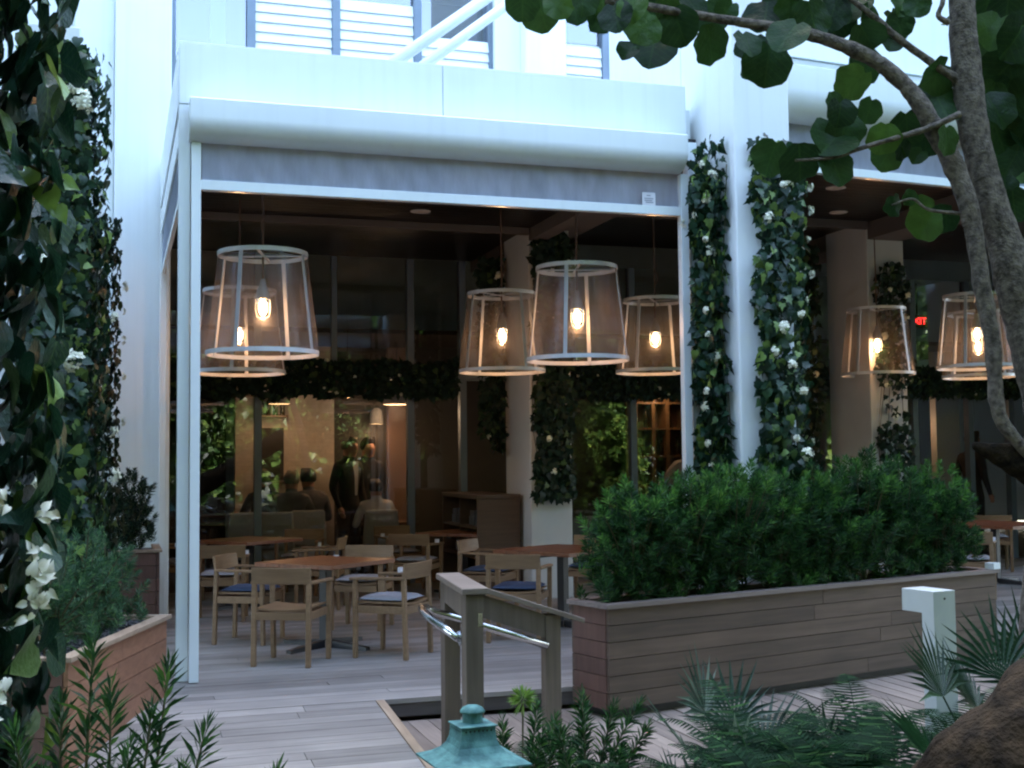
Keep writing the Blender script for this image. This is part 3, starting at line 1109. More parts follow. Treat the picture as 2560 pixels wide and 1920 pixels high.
def make_table(label, x, y, rz, s=.86, n=6):
    t = thing('dining_table', label, 'table', (x, y, 0), rz, 'red wood tables on the terrace')
    w = s / n
    for k in range(n):
        MB().box(-s / 2, s / 2, -s / 2 + k * w + .0015, -s / 2 + (k + 1) * w - .0015, .71, .745).build('top_board', 'table_wood', t, bevel=.002)
    MB().box(-s / 2 + .06, s / 2 - .06, -.03, .03, .68, .709).box(-.03, .03, -s / 2 + .06, -.031, .68, .709).box(-.03, .03, .031, s / 2 - .06, .68, .709).build('top_frame', 'black_metal', t)
    MB().box(-.04, .04, -.04, .04, .06, .679).build('pedestal', 'black_metal', t, bevel=.004)
    for k in range(4):
        a = k * math.pi / 2 + math.pi / 4 * 0
        c, q = math.cos(a), math.sin(a)
        MB().hexa([(.041 * c - .03 * q * -1, .041 * q + -.03 * c, 0), (.041 * c + -.03 * q, .041 * q + .03 * c, 0), (.47 * c - .028 * q, .47 * q + .028 * c, 0), (.47 * c + .028 * q, .47 * q - .028 * c, 0),
                   (.041 * c + .03 * q, .041 * q - .03 * c, .065), (.041 * c - .03 * q, .041 * q + .03 * c, .065), (.47 * c - .025 * q, .47 * q + .025 * c, .03), (.47 * c + .025 * q, .47 * q - .025 * c, .03)]).build('foot', 'black_metal', t)
    return t


make_table('square red wood table nearest the pergola post, four chairs round it', 1.32, 1.36, R(40))
make_table('square red wood table at the rear left by the glass front', 1.0, 4.75, R(38))
make_table('dark red wood table in front of the wooden sideboard', 3.62, 5.0, R(42), .9)
make_table('square red wood table behind the wooden railing, beside the hedge', 3.68, 1.80, R(30), .95)
make_table('wood table in the right bay beyond the hedge', 10.1, 3.55, R(20), 1.2)

sb = thing('sideboard', 'wooden sideboard with open shelves against the ivy column', 'sideboard', (3.83, 4.35, 0))
MB().box(-.27, .27, 0, 1.62, 1.15, 1.20).build('top', 'cabinet_wood', sb, bevel=.004)
MB().box(-.26, .26, .012, .04, .05, 1.149).build('end_panel', 'cabinet_wood', sb)
MB().box(-.26, .26, 1.58, 1.608, .05, 1.149).build('end_panel', 'cabinet_wood', sb)
MB().box(.235, .26, .042, 1.578, .05, 1.149).build('rear_panel', 'cabinet_wood', sb)
MB().box(-.25, .234, .80, .825, .05, 1.149).build('divider', 'cabinet_wood', sb)
for z in (.05, .45, .80):
    MB().box(-.255, .233, .042, .798, z, z + .03).build('shelf', 'cabinet_wood', sb)
    MB().box(-.255, .233, .827, 1.578, z, z + .03).build('shelf', 'cabinet_wood', sb)
for k, (yv, zq) in enumerate(((.25, .83), (.55, .83), (1.1, .83), (1.35, .83), (.4, .48), (1.2, .48))):
    st = MB().box(-.18, .12, yv - .1, yv + .1, zq + .001, zq + .10).box(-.17, .11, yv - .09, yv + .09, zq + .105, zq + .17).build('linen_stack', 'shirt_grey', None, loc=(3.83, 4.35, 0))
    tag(st, 'folded grey linen stack on the sideboard shelves', 'linen', 'linen stacks in the sideboard')


def up_chair(label, x, y, a):
    t = thing('upholstered_chair', label, 'chair', (x, y, 0), R(a - 90), 'pale upholstered chairs indoors')
    MB().box(-.24, .24, -.24, .24, .34, .47).build('seat', 'upholstery', t, bevel=.04)
    MB().hexa([(-.24, -.26, .471), (.24, -.26, .471), (.24, -.17, .471), (-.24, -.17, .471), (-.225, -.36, .96), (.225, -.36, .96), (.225, -.30, .96), (-.225, -.30, .96)]).build('backrest', 'upholstery', t, bevel=.03)
    for sx in (-1, 1):
        for sy in (-1, 1):
            MB().box(sx * .2 - .018, sx * .2 + .018, sy * .19 - .018, sy * .19 + .018, 0, .338).build('leg', 'black_metal', t)
    return t


up_chair('pale upholstered chair left of the grey mullion, behind the glass', 1.13, 7.25, 100)
up_chair('pale upholstered chair right of the grey mullion, behind the glass', 1.60, 7.15, 82)
up_chair('upholstered chair of the guest in the white shirt', 2.98, 7.22, 88)
up_chair('dim upholstered chair of the grey haired guest', 2.12, 7.55, 75)
it = thing('room_table', 'dark dining table behind the glass among seated guests', 'table', (1.75, 8.0, 0))
MB().box(-.55, .55, -.4, .4, .70, .74).build('top', 'cabinet_wood', it)
MB().box(-.05, .05, -.05, .05, 0, .699).build('pedestal', 'black_metal', it)
it = thing('room_table', 'dark dining table in front of the white shirted guest', 'table', (3.1, 8.05, 0))
MB().box(-.5, .5, -.35, .35, .70, .74).build('top', 'cabinet_wood', it)
MB().box(-.05, .05, -.05, .05, 0, .699).build('pedestal', 'black_metal', it)


def pendant(label, x, y, z, r, w):
    t = thing('pendant_lamp', label, 'lamp', (x, y, z), group='lit pendant lamps in the dining room')
    MB().lathe([(r, 0), (r * .96, .10), (r * .80, .20), (.03, .24)], 24).build('lamp_shade', 'upholstery', t, smooth=True)
    MB().lathe([(.001, .02), (r * .95, .02)], 24).build('diffuser', 'lamp_glow', t)
    MB().tube([(0, 0, .24), (0, 0, 3.3 - z)], .006, 5).build('cord', 'black_metal', t)
    ld = bpy.data.lights.new('lamp_light', 'POINT')
    ld.energy = w
    ld.color = (1, .60, .34)
    ld.shadow_soft_size = .12
    lo = bpy.data.objects.new('lamp_light', ld)
    COL.objects.link(lo)
    lo.parent = t
    lo.location = (0, 0, -.12)


pendant('larger lit pendant lamp beside the grey mullion, over the guests', 3.34, 7.6, 2.40, .19, 1.6)
pendant('smaller lit pendant lamp deeper in the dining room', 3.22, 8.45, 2.15, .10, .35)
pendant('lit pendant lamp over the dining table by the brick wall', 1.75, 8.0, 2.42, .15, .4)
pendant('lit pendant lamp above the bottle shelves', 7.55, 7.9, 2.75, .14, .6)
pendant('small amber pendant lamp at the right behind the glass', 11.9, 7.8, 2.3, .10, .3)

sh = thing('wall_shelf', 'small dark wall shelf with bottles on the brick wall', 'shelf', (1.72, 8.5, 0))
for z in (2.25,):
    MB().box(-.25, .2, -.12, .09, z, z + .03).build('board', 'cabinet_wood', sh)
MB().box(-.2, .16, .05, .095, 1.35, 2.1).build('niche', 'door_dark', sh)
MB().box(-.24, .2, -.1, .09, 1.30, 1.33).build('sill', 'cabinet_wood', sh)
un = thing('shelving_unit', 'tall wooden shelving unit full of bottles beside the grey mullion', 'shelves', (7.65, 8.3, 0))
for x in (-.42, -.12, .12, .45):
    MB().box(x - .03, x + .03, -.15, .15, 0, 2.9).build('upright', 'oak', un)
for z in (.6, 1.15, 1.62, 2.05, 2.45, 2.85):
    MB().box(-.389, .419, -.14, .14, z, z + .03).build('shelf', 'oak', un)
MB().box(-.45, .48, .151, .18, 0, 2.9).build('rear_panel', 'room_wall', un)
bm = MB().lathe([(.001, 0), (.036, 0), (.036, .17), (.014, .22), (.014, .29), (.001, .29)], 10).mesh('bottle', 'bottle_glass', True)
for z in (1.18, 1.65, 2.08, 2.48):
    for k in range(6):
        if random.random() < .85:
            o = piece('bottle', bm, None, (7.65 - .34 + k * .132, 8.26, z + .001))
            tag(o, 'dark bottle standing on the tall wooden shelves indoors', 'bottle', 'bottles on the shelving unit')
for k in range(4):
    o = piece('bottle', bm, None, (1.55 + k * .1, 8.45, 2.281))
    tag(o, 'dark bottle on the small wall shelf by the brick wall', 'bottle', 'bottles on the wall shelf')
ex = thing('exit_sign', 'red lit exit sign above the glass doors on the right', 'sign', (11.5, 6.9, 3.70))
MB().box(-.17, .17, 0, .04, -.10, .10).build('housing', 'dark_room', ex)
text('EXIT', 'lettering', .15, 'exit_red', ex, (0, -.004, 0), (R(90), 0, 0))
MB().box(-.01, .01, .01, .03, .101, .60).build('hanger', 'black_metal', ex)

# ------------------------------------------------------------------ wooden railing with steel tube
rl = thing('wooden_railing', 'weathered wooden railing with cap and steel handrail beside the ramp', 'railing', (1.46, -2.55, GZ))
A, B, C = (.05, .40), (-.05, -.44), (.67, .33)
for (x, y), zt in ((A, 1.03), (B, 1.03), (C, .80)):
    MB().box(x - .049, x + .049, y - .049, y + .049, 0, zt).build('post', 'rail_wood', rl, bevel=.004)
MB().hexa([(-.095, -.388, .90), (-.005, -.388, .90), (.09, .348, .90), (.0, .348, .90), (-.095, -.388, 1.028), (-.005, -.388, 1.028), (.09, .348, 1.028), (.0, .348, 1.028)]).build('beam', 'rail_wood', rl, bevel=.003)
MB().hexa([(-.125, -.51, 1.032), (.022, -.51, 1.032), (.125, .46, 1.032), (-.022, .46, 1.032), (-.125, -.51, 1.066), (.022, -.51, 1.066), (.125, .46, 1.066), (-.022, .46, 1.066)]).build('cap', 'rail_cap', rl, bevel=.004)
MB().hexa([(.10, .35, .845), (.618, .29, .665), (.618, .37, .665), (.10, .43, .845), (.10, .35, .985), (.618, .29, .805), (.618, .37, .805), (.10, .43, .985)]).build('sloping_beam', 'rail_wood', rl)
MB().hexa([(.128, .31, .988), (.86, .235, .745), (.86, .395, .745), (.128, .47, .988), (.128, .31, 1.022), (.86, .235, .775), (.86, .395, .775), (.128, .47, 1.022)]).build('sloping_cap', 'rail_cap', rl, bevel=.003)
MB().tube([(.625, .26, .62), (.3, .29, .73), (-.08, .31, .855), (-.12, .30, .875), (-.17, .22, .885), (-.19, .08, .878), (-.18, -.08, .855), (-.145, -.22, .822), (-.105, -.35, .785)], .024, 12).build('steel_handrail', 'steel', rl, smooth=True)
MB().tube([(.60, .33, .61), (.60, .26, .625)], .012, 8).build('bracket', 'steel', rl)
MB().lathe([(.001, 0), (.04, 0), (.04, .008), (.001, .008)], 14, M=Matrix.Translation((-.104, -.37, .785)) @ Matrix.Rotation(R(90), 4, 'Y')).build('flange', 'steel', rl)
MB().box(-.032, -.006, -.4905, -.4895, .86, .93).build('metal_plate', 'steel', rl)

# ------------------------------------------------------------------ verdigris path lantern
pl = thing('path_lantern', 'turquoise verdigris copper path lantern in the foreground', 'path light', (.735, -5.36, GZ), R(4))
pl.scale = (1.0, 1.0, 1.0)
S2 = math.sqrt(2)
sq = lambda pts: [(r * S2, z) for r, z in pts]
T = .918
K = .84
O = lambda pts: [(r, T - z * K) for r, z in pts]
MB().lathe(O([(.001, 0), (.02, .003), (.035, .011), (.042, .022), (.043, .03), (.001, .03)]), 18).build('finial_cap', 'verdigris', pl, smooth=True)
MB().lathe(O([(.034, .029), (.034, .07), (.042, .073)]), 18).build('neck', 'verdigris', pl)
rf = MB().lathe(sq(O([(.001, .072), (.066, .074), (.066, .079), (.061, .081), (.061, .105), (.064, .13), (.072, .155), (.088, .178), (.112, .197), (.155, .215), (.155, .222), (.001, .222)])), 4, rot=math.pi / 4).build('flared_roof', 'verdigris', pl)
for s_ in range(4):
    for k in range(7):
        M = Matrix.Rotation(s_ * math.pi / 2, 4, 'Z') @ Matrix.Translation((-.045 + k * .015, -.0613, T - .093 * K))
        MB().add([(.0035 * math.cos(q * math.pi / 4), 0, .0035 * math.sin(q * math.pi / 4)) for q in range(8)], [tuple(range(8))], 0, M).build('vent_hole', 'vent_dark', rf)
MB().lathe(sq([(.10, T - .19), (.085, T - .42), (.001, T - .42)]), 4, rot=math.pi / 4).build('glass_body', 'jar_glass', pl)
MB().tube([(0, 0, 0), (0, 0, T - .421)], .025, 12).build('post', 'verdigris', pl)

# ------------------------------------------------------------------ white bollard light
bo = thing('bollard_light', 'white inverted L bollard light standing before the long planter', 'bollard light', (4.06, -3.38, GZ), R(9))
bw, bd, bh, ax = .17, .095, .968, .25
MB().add([(0, 0, 0), (0, bd, 0), (0, bd, bh - .13), (0, ax, bh - .13), (0, ax, bh), (0, 0, bh),
          (bw, 0, 0), (bw, bd, 0), (bw, bd, bh - .13), (bw, ax, bh - .13), (bw, ax, bh), (bw, 0, bh)],
         [(0, 5, 2, 1), (5, 4, 3, 2), (6, 7, 8, 11), (11, 8, 9, 10), (0, 6, 11, 5), (5, 11, 10, 4), (4, 10, 9, 3), (3, 9, 8, 2), (2, 8, 7, 1), (1, 7, 6, 0)]).build('body', 'bollard_paint', bo, bevel=.003)
MB().box(.02, bw - .02, bd + .01, ax - .02, bh - .1325, bh - .1305).build('lens', 'paper_white', bo)
MB().lathe([(.001, 0), (.007, 0), (.007, .003), (.001, .003)], 10, M=Matrix.Translation((.085, -.0005, bh - .045)) @ Matrix.Rotation(R(90), 4, 'X')).build('screw', 'black_metal', bo)

# ------------------------------------------------------------------ planters
def boards_face(t, um, length, rows, z0, hh, at, rz, th=.025):
    """Rows of boards along one face: at(u) gives the centre offset along the face."""
    for r in range(rows):
        cuts = [0, length] if length < 1.2 else [0, length * random.uniform(.25, .75), length]
        for a, b in zip(cuts, cuts[1:]):
            x, y = at((a + b) / 2)
            o = piece('plank', um, t, (x, y, z0 + (r + .5) * hh), (b - a - .004, th + random.uniform(0, .003), hh - .005), rz)


bp = thing('long_planter', 'long weathered wooden planter box holding the clipped hedge', 'planter', (2.74, -1.66, GZ), R(15.5))
L_, W_, H_ = 4.20, .42, .74
um1, um2, um3 = unit('planter_wood'), unit('planter_red'), unit('cap_wood')
MB().box(.03, L_ - .03, .03, W_ - .03, .06, H_ - .03).build('box_core', 'riser_wood', bp)
MB().box(.06, L_ - .06, .06, W_ - .06, 0, .058).build('plinth', 'black_metal', bp)
boards_face(bp, um1, L_, 6, .06, (H_ - .06) / 6, lambda u: (u, .012), 0)
boards_face(bp, um1, L_, 6, .06, (H_ - .06) / 6, lambda u: (u, W_ - .012), 0)
boards_face(bp, um2, W_ - .055, 6, .06, (H_ - .06) / 6, lambda u: (.012, u + .0275), R(90))
boards_face(bp, um2, W_ - .055, 6, .06, (H_ - .06) / 6, lambda u: (L_ - .012, u + .0275), R(90))
for (x, y, sx, sy) in ((L_ / 2, .02, L_ + .05, .09), (L_ / 2, W_ - .02, L_ + .05, .09)):
    piece('cap_board', um3, bp, (x, y, H_ + .0155), (sx, sy, .03))
for x in (.02, L_ - .02):
    piece('cap_board', um3, bp, (x, W_ / 2, H_ + .015), (.09, W_ - .135, .029))
MB().box(.05, L_ - .05, .05, W_ - .05, H_ - .029, H_ - .012).build('soil', 'soil', bp)
MB().box(L_ - .06, L_ + .03, -.03, .06, H_ + .0325, H_ + .085).build('corner_bracket', 'white_metal', bp)

lp = thing('cedar_planter', 'orange cedar planter box at the left with black pebbles', 'planter', (-.67, -2.27, GZ), R(71.7))
L2, W2, H2 = 1.86, .52, .68
um4 = unit('cedar')
um5 = unit('trim_wood')
MB().box(.03, L2 - .03, .03, W2 - .03, .0, H2 - .03).build('box_core', 'riser_wood', lp)
boards_face(lp, um4, L2, 5, .0, H2 / 5, lambda u: (u, .012), 0)
boards_face(lp, um2, W2 - .055, 5, .0, H2 / 5, lambda u: (.012, u + .0275), R(90))
boards_face(lp, um2, W2 - .055, 5, .0, H2 / 5, lambda u: (L2 - .012, u + .0275), R(90))
for (x, y, sx, sy) in ((L2 / 2, .015, L2 + .05, .085), (L2 / 2, W2 - .015, L2 + .05, .085)):
    piece('cap_board', um5, lp, (x, y, H2 + .0135), (sx, sy, .026))
for x in (.015, L2 - .015):
    piece('cap_board', um5, lp, (x, W2 / 2, H2 + .013), (.085, W2 - .12, .025))
MB().box(.05, L2 - .05, .05, W2 - .05, H2 - .029, H2 - .02).build('soil', 'soil', lp)
pb = MB()
ico = [(1, 0, 0), (-1, 0, 0), (0, 1, 0), (0, -1, 0), (0, 0, 1), (0, 0, -1)]
icf = [(0, 2, 4), (2, 1, 4), (1, 3, 4), (3, 0, 4), (2, 0, 5), (1, 2, 5), (3, 1, 5), (0, 3, 5)]
for k in range(900):
    r = random.uniform(.010, .019)
    M = Matrix.Translation((random.uniform(.06, L2 - .06), random.uniform(.06, W2 - .06), H2 - .012 + random.uniform(0, .01))) @ Matrix.Rotation(random.uniform(0, 6), 4, 'Z') @ Matrix.Diagonal((r * 1.4, r, r * .7, 1))
    pb.add(ico, icf, 0, M)
pb.build('black_pebbles', 'pebble', lp, smooth=True, kind='stuff')

rp_ = thing('rear_planter', 'small reddish wooden planter at the foot of the left white column', 'planter', (-.02, 3.0, 0), R(90))
boards_face(rp_, um2, .9, 6, .0, .125, lambda u: (u, .012), 0)
boards_face(rp_, um2, .42, 6, .0, .125, lambda u: (.012, u + .03), R(90))
MB().box(.03, .89, .028, .47, 0, .74).build('box_core', 'riser_wood', rp_)
piece('cap_board', um5, rp_, (.45, .015, .7635), (.95, .08, .025))
piece('cap_board', um5, rp_, (.02, .25, .7630), (.08, .385, .024))


# ------------------------------------------------------------------ needle-leaved shrubs
def rnd_dir(up=0.0):
    while True:
        v = Vector((random.uniform(-1, 1), random.uniform(-1, 1), random.uniform(-1, 1)))
        if .05 < v.length < 1:
            v.normalize()
            v.z += up
            return v.normalized()


def needle(mb, p, d, ln, w, mi=0):
    d = d.normalized()
    s = d.cross(Vector((random.uniform(-1, 1), random.uniform(-1, 1), random.uniform(-1, 1))))
    s = s.normalized() * w / 2 if s.length > 1e-4 else Vector((w / 2, 0, 0))
    m = p + d * ln * .45
    o = len(mb.v)
    mb.v += [tuple(p), tuple(m + s), tuple(p + d * ln - Vector((0, 0, ln * .12))), tuple(m - s)]
    mb.f.append((o, o + 1, o + 2, o + 3))
    mb.m.append(mi)


def shoot(mb, base, d, length, n, ln, w, spread=.9, mi=0):
    d = d.normalized()
    x = d.orthogonal().normalized()
    y = d.cross(x)
    for k in range(n):
        u = (k + random.random()) / n
        a = k * 2.4 + random.uniform(-.3, .3)
        sp = spread * (1.15 - .7 * u)
        ld = d * (.55 + .5 * u) + (x * math.cos(a) + y * math.sin(a)) * sp
        needle(mb, base + d * length * u, ld, ln * random.uniform(.75, 1.15) * (1 - .25 * u * u), w, mi)


def shrub(name, label, loc, rx, ry, h, n, mat, ln=.075, w=.011, group=None, leaves=34, rz=0):
    t = thing(name, label, 'shrub', loc, rz, group)
    fo = MB()
    st = MB()
    st.tube([(0, 0, 0), (.02, .01, h * .4), (0, .02, h * .75)], [.02, .015, .006], 6)
    for k in range(n):
        u = random.random() ** .62
        d = rnd_dir(.15)
        q = Vector((d.x * rx * u, d.y * ry * u, h * .54 + d.z * h * .48 * u))
        if k % 4 == 0:
            q.x, q.y, q.z = random.uniform(-rx, rx) * .9, random.uniform(-ry, ry) * .6, random.uniform(.06, .4) * h
        out = Vector((d.x, d.y * .9, abs(d.z) * .9 + .55 + random.uniform(0, .5)))
        sl = random.uniform(.08, .15) * (h / .9) ** .5
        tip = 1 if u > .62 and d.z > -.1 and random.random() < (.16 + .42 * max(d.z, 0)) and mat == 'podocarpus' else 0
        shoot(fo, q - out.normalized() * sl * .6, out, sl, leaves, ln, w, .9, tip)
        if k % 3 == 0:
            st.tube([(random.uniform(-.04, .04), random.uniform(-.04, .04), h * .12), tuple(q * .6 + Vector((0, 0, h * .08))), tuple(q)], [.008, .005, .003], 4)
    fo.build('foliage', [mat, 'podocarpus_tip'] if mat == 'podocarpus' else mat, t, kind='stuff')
    st.build('stem', 'vine', t)
    return t


hl = ['first clipped shrub of the hedge, at the left end of the long planter', 'second hedge shrub from the left end of the long planter',
      'third hedge shrub, below the left ivy strand of the pier', 'fourth hedge shrub, in the middle of the long planter',
      'fifth hedge shrub, below the right ivy strand of the pier', 'sixth and tallest hedge shrub of the long planter',
      'seventh hedge shrub, second from the right end', 'eighth hedge shrub, bright tips at the right end of the long planter']
ca, sa = math.cos(R(15.5)), math.sin(R(15.5))
for k in range(8):
    u = .40 + k * (L_ - .86) / 7
    hh = (.86, .92, .98, .93, .96, 1.06, .97, .93)[k]
    o = (2.74 + ca * u - sa * .21, -1.66 + sa * u + ca * .21, GZ + H_ - .02)
    shrub('hedge_shrub', hl[k], o, (.44, .42, .45, .43, .42, .46, .43, .40)[k], (.31, .28, .33, .29, .32, .33, .30, .28)[k], hh, 290, 'podocarpus', .085, .012, 'clipped hedge in the long planter', rz=R(15.5))
c7, s7 = math.cos(R(71.7)), math.sin(R(71.7))
for k, (u, hh, lb) in enumerate(((.45, .62, 'feathery blue green shrub at the near end of the cedar planter'), (.95, .70, 'feathery blue green shrub in the middle of the cedar planter'), (1.42, .60, 'feathery blue green shrub at the far end of the cedar planter'))):
    shrub('cedar_planter_shrub', lb, (-.67 + c7 * u - s7 * .27, -2.27 + s7 * u + c7 * .27, GZ + H2 - .02), .26, .25, hh, 110, 'podocarpus_blue', .06, .008, 'shrubs in the cedar planter')
shrub('rear_shrub', 'dark shrub in the small planter by the left white column', (-.30, 3.42, .74), .27, .45, .78, 150, 'ivy_far', .07, .012)


def sprig(name, label, loc, tops, mat='podocarpus'):
    t = thing(name, label, 'plant', loc)
    fo, st = MB(), MB()
    for (x, y, z) in tops:
        a = Vector((random.uniform(-.05, .05), random.uniform(-.05, .05), 0))
        b = Vector((x, y, z))
        mid = (a + b) / 2 + Vector((random.uniform(-.04, .04), random.uniform(-.03, .03), .06))
        pts = [a * (1 - u) ** 2 + mid * 2 * u * (1 - u) + b * u * u for u in [i / 8 for i in range(9)]]
        st.tube(pts, [.008 - .0055 * i / 8 for i in range(9)], 5)
        for i in range(2, 8):
            shoot(fo, pts[i], pts[i + 1] - pts[i], (pts[i + 1] - pts[i]).length, 26, .085, .0115, 1.0)
        shoot(fo, pts[8] - (pts[8] - pts[7]) * .2, pts[8] - pts[7], .06, 14, .07, .008, .6)
    fo.build('needles', mat, t, kind='stuff')
    st.build('stem', 'vine', t)


sprig('foreground_sprig', 'upright sprigs with narrow green leaves at the lower left', (-.50, -6.45, GZ), [(.02, .05, 1.31), (.19, .10, 1.24), (-.14, .0, 1.12), (.10, -.05, 1.08), (.27, .02, 1.10), (-.05, .08, 1.16), (-.22, .02, .98), (.06, .0, 1.20), (.15, .05, 1.14), (-.08, -.05, 1.02), (.22, .08, .98)])
sprig('foreground_sprig', 'small bright sprig at the bottom edge beside the ramp', (-.10, -6.5, GZ), [(.03, .02, .98), (.10, .03, .92), (-.04, .0, .93)])

# ------------------------------------------------------------------ ivy
LEAFM = {}


def leaf_mesh(shape_set, i, mat):
    k = (id(shape_set), i, mat)
    if k not in LEAFM:
        LEAFM[k] = MB().add(*shape_set[i]).mesh('leaf', mat, True)
    return LEAFM[k]


def flower(t, p, n, r):
    m = MB()
    for k in range(16):
        d = (Vector(n) + rnd_dir() * .9).normalized()
        c = d * r * random.uniform(.5, 1)
        tt = rnd_dir()
        for q in range(4):
            a = q * math.pi / 2 + random.random() * .4
            x = d.orthogonal().normalized()
            y = d.cross(x)
            u = x * math.cos(a) + y * math.sin(a)
            v = d.cross(u)
            s = r * .36
            m.add([c, c + u * s * .6 + v * s * .4, c + u * s * 1.1 + d * s * .2, c + u * s * .6 - v * s * .4], [(0, 1, 2, 3)])
    o = m.build('flower_cluster', 'flower', t, loc=p)
    return o


def ivy(name, label, base, patches, count, size, shapes, mat, parts=300, flowers=0, depth=.1, hang=.8, cover=None, fr=.05, vines=6, jitter=.6):
    """patches: (origin, u, v, normal) in the thing's own frame; leaves overlap like a shaggy coat."""
    t = thing(name, label, 'ivy', base)
    area = [(Vector(u).length * Vector(v).length) for o, u, v, n in patches]
    tot = sum(area)
    L = []
    for (o, u, v, n), ar in zip(patches, area):
        o, u, v, n = map(Vector, (o, u, v, n))
        for k in range(int(count * ar / tot)):
            a, b = random.random(), random.random()
            if cover and not cover(a, b):
                continue
            out = depth * random.random() ** 1.3
            p = o + u * a + v * b + n * (.012 + out)
            nn = (n + rnd_dir() * jitter).normalized()
            if nn.dot(n) < .15:
                nn = (nn + n).normalized()
            tt = Vector((0, 0, -hang)) + rnd_dir() * .75
            L.append((out, frame(p, nn, tt, random.uniform(*size))))
    L.sort(key=lambda q: -q[0])
    rest = MB()
    for i, (out, M) in enumerate(L):
        si = random.randrange(len(shapes))
        if i < parts:
            o = bpy.data.objects.new('leaf', leaf_mesh(shapes, si, mat))
            COL.objects.link(o)
            o.parent = t
            o.matrix_local = M
        else:
            rest.leaf(M, shapes[si])
    if rest.v:
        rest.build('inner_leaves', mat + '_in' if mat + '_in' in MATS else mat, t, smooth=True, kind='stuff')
    if vines:
        vm = MB()
        for k in range(vines):
            o, u, v, n = map(Vector, random.choice(patches))
            a = random.random()
            pts = [o + u * min(max(a + .12 * math.sin(q * 1.3 + k), 0), 1) + v * .93 * q / 7 + n * (.008 + .015 * random.random()) for q in range(8)]
            vm.tube(pts, .004, 5)
        vm.build('vine', 'vine', t)
    for k in range(flowers):
        o, u, v, n = map(Vector, random.choice(patches))
        flower(t, o + u * random.uniform(.1, .9) + v * random.uniform(.05, .95) + n * (depth + .03), n, fr * random.uniform(.7, 1.25))
    return t


def pillar(label, x0, x1, y0, y1, z1):
    o = MB().box(x0, x1, y0, y1, GZ - .04, z1).build('garden_pillar', 'white_render', None, bevel=.01)
    return tag(o, label, 'pillar')


# three ivy-clad pillars along the left
pillar('white pillar under the large leaved ivy at the left edge', -1.25, -.80, -6.1, -5.65, 3.6)
pillar('white pillar behind the large leaves, covered with small leaved ivy', -1.05, -.70, -.22, .12, 4.75)
pillar('white pillar farther back at the left, ivy clad up to lamp height', -1.0, -.57, 2.35, 2.75, 4.1)
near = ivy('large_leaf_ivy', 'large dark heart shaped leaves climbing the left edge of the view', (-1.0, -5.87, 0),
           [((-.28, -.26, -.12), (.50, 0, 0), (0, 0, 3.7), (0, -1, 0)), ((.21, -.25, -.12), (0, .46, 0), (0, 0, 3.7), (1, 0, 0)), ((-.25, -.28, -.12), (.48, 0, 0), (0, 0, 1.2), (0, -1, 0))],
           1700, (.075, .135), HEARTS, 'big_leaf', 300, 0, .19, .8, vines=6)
BRACT = heart(.3, .35, .36)
# white bracts among the large leaves
for (x, y, z, r) in ((.30, -.34, 1.52, .036), (.26, -.36, 1.48, .03), (.40, -.28, 1.48, .032), (.385, -.28, 1.37, .036), (.40, -.28, 1.34, .04), (.385, -.28, 1.30, .042), (.40, -.28, 1.265, .036), (.37, -.29, 1.24, .03), (.31, -.36, 1.06, .036), (.27, -.37, 1.01, .03)):
    br = MB()
    for k in range(7):
        a = random.uniform(0, 6.28)
        br.leaf(frame((random.uniform(-.02, .02), random.uniform(-.02, .02), random.uniform(-.03, .03)), (random.uniform(-.4, .4), -1, random.uniform(-.3, .6)), (math.cos(a), 0, math.sin(a) - .5), r * random.uniform(.6, 1)), BRACT)
    br.build('white_bract', 'bract', near, loc=(x, y, z), smooth=True)
tw = MB().tube([(.20, -.25, 2.43), (.30, -.22, 2.40), (.37, -.19, 2.37), (.43, -.18, 2.35)], [.006, .005, .004, .003], 5).build('tendril', 'vine', near, smooth=True)
lm = MB()
for (x, z, s, tx, tz) in ((.33, 2.37, .07, .5, -.9), (.38, 2.33, .075, .3, -1), (.42, 2.35, .05, 1, -.35), (.41, 2.28, .05, .5, -.9), (.31, 2.30, .065, .1, -1)):
    o = bpy.data.objects.new('leaf', MB().leaf(frame((0, 0, 0), (.15, -1, .3), (tx, 0, tz), s), HEARTS[0]).mesh('leaf', 'young_leaf' if 'young_leaf' in MATS else 'big_leaf', True))
    COL.objects.link(o)
    o.parent = near
    o.location = (x, -.18, z)
for k in range(3):
    MB().tube([(.12 + k * .035, -.30, 2.0), (.13 + k * .04, -.31, 1.5), (.17 + k * .03, -.31, 1.05)], .004, 5).build('hanging_stem', 'vine', near)

ivy('small_leaf_ivy', 'small leaved ivy with pale flower clusters beside the large leaves', (-.87, -.05, 0),
    [((-.20, -.18, .5), (.42, 0, 0), (0, 0, 4.12), (0, -1, 0)), ((.18, -.18, .5), (0, .34, 0), (0, 0, 4.1), (1, 0, 0)), ((.10, -.16, .5), (.12, 0, 0), (0, 0, 4.0), (0, -1, 0))],
    3000, (.06, .10), IVY, 'ivy_leaf', 300, 11, .18, .7, fr=.075, vines=6)
ivy('small_leaf_ivy', 'dark ivy on the farthest left pillar in front of the white column', (-.78, 2.5, 0),
    [((-.23, -.17, .4), (.44, 0, 0), (0, 0, 3.5), (0, -1, 0)), ((.22, -.15, .4), (0, .36, 0), (0, 0, 3.5), (1, 0, 0))],
    2000, (.055, .095), IVY, 'ivy_far', 280, 10, .14, .7, vines=4)

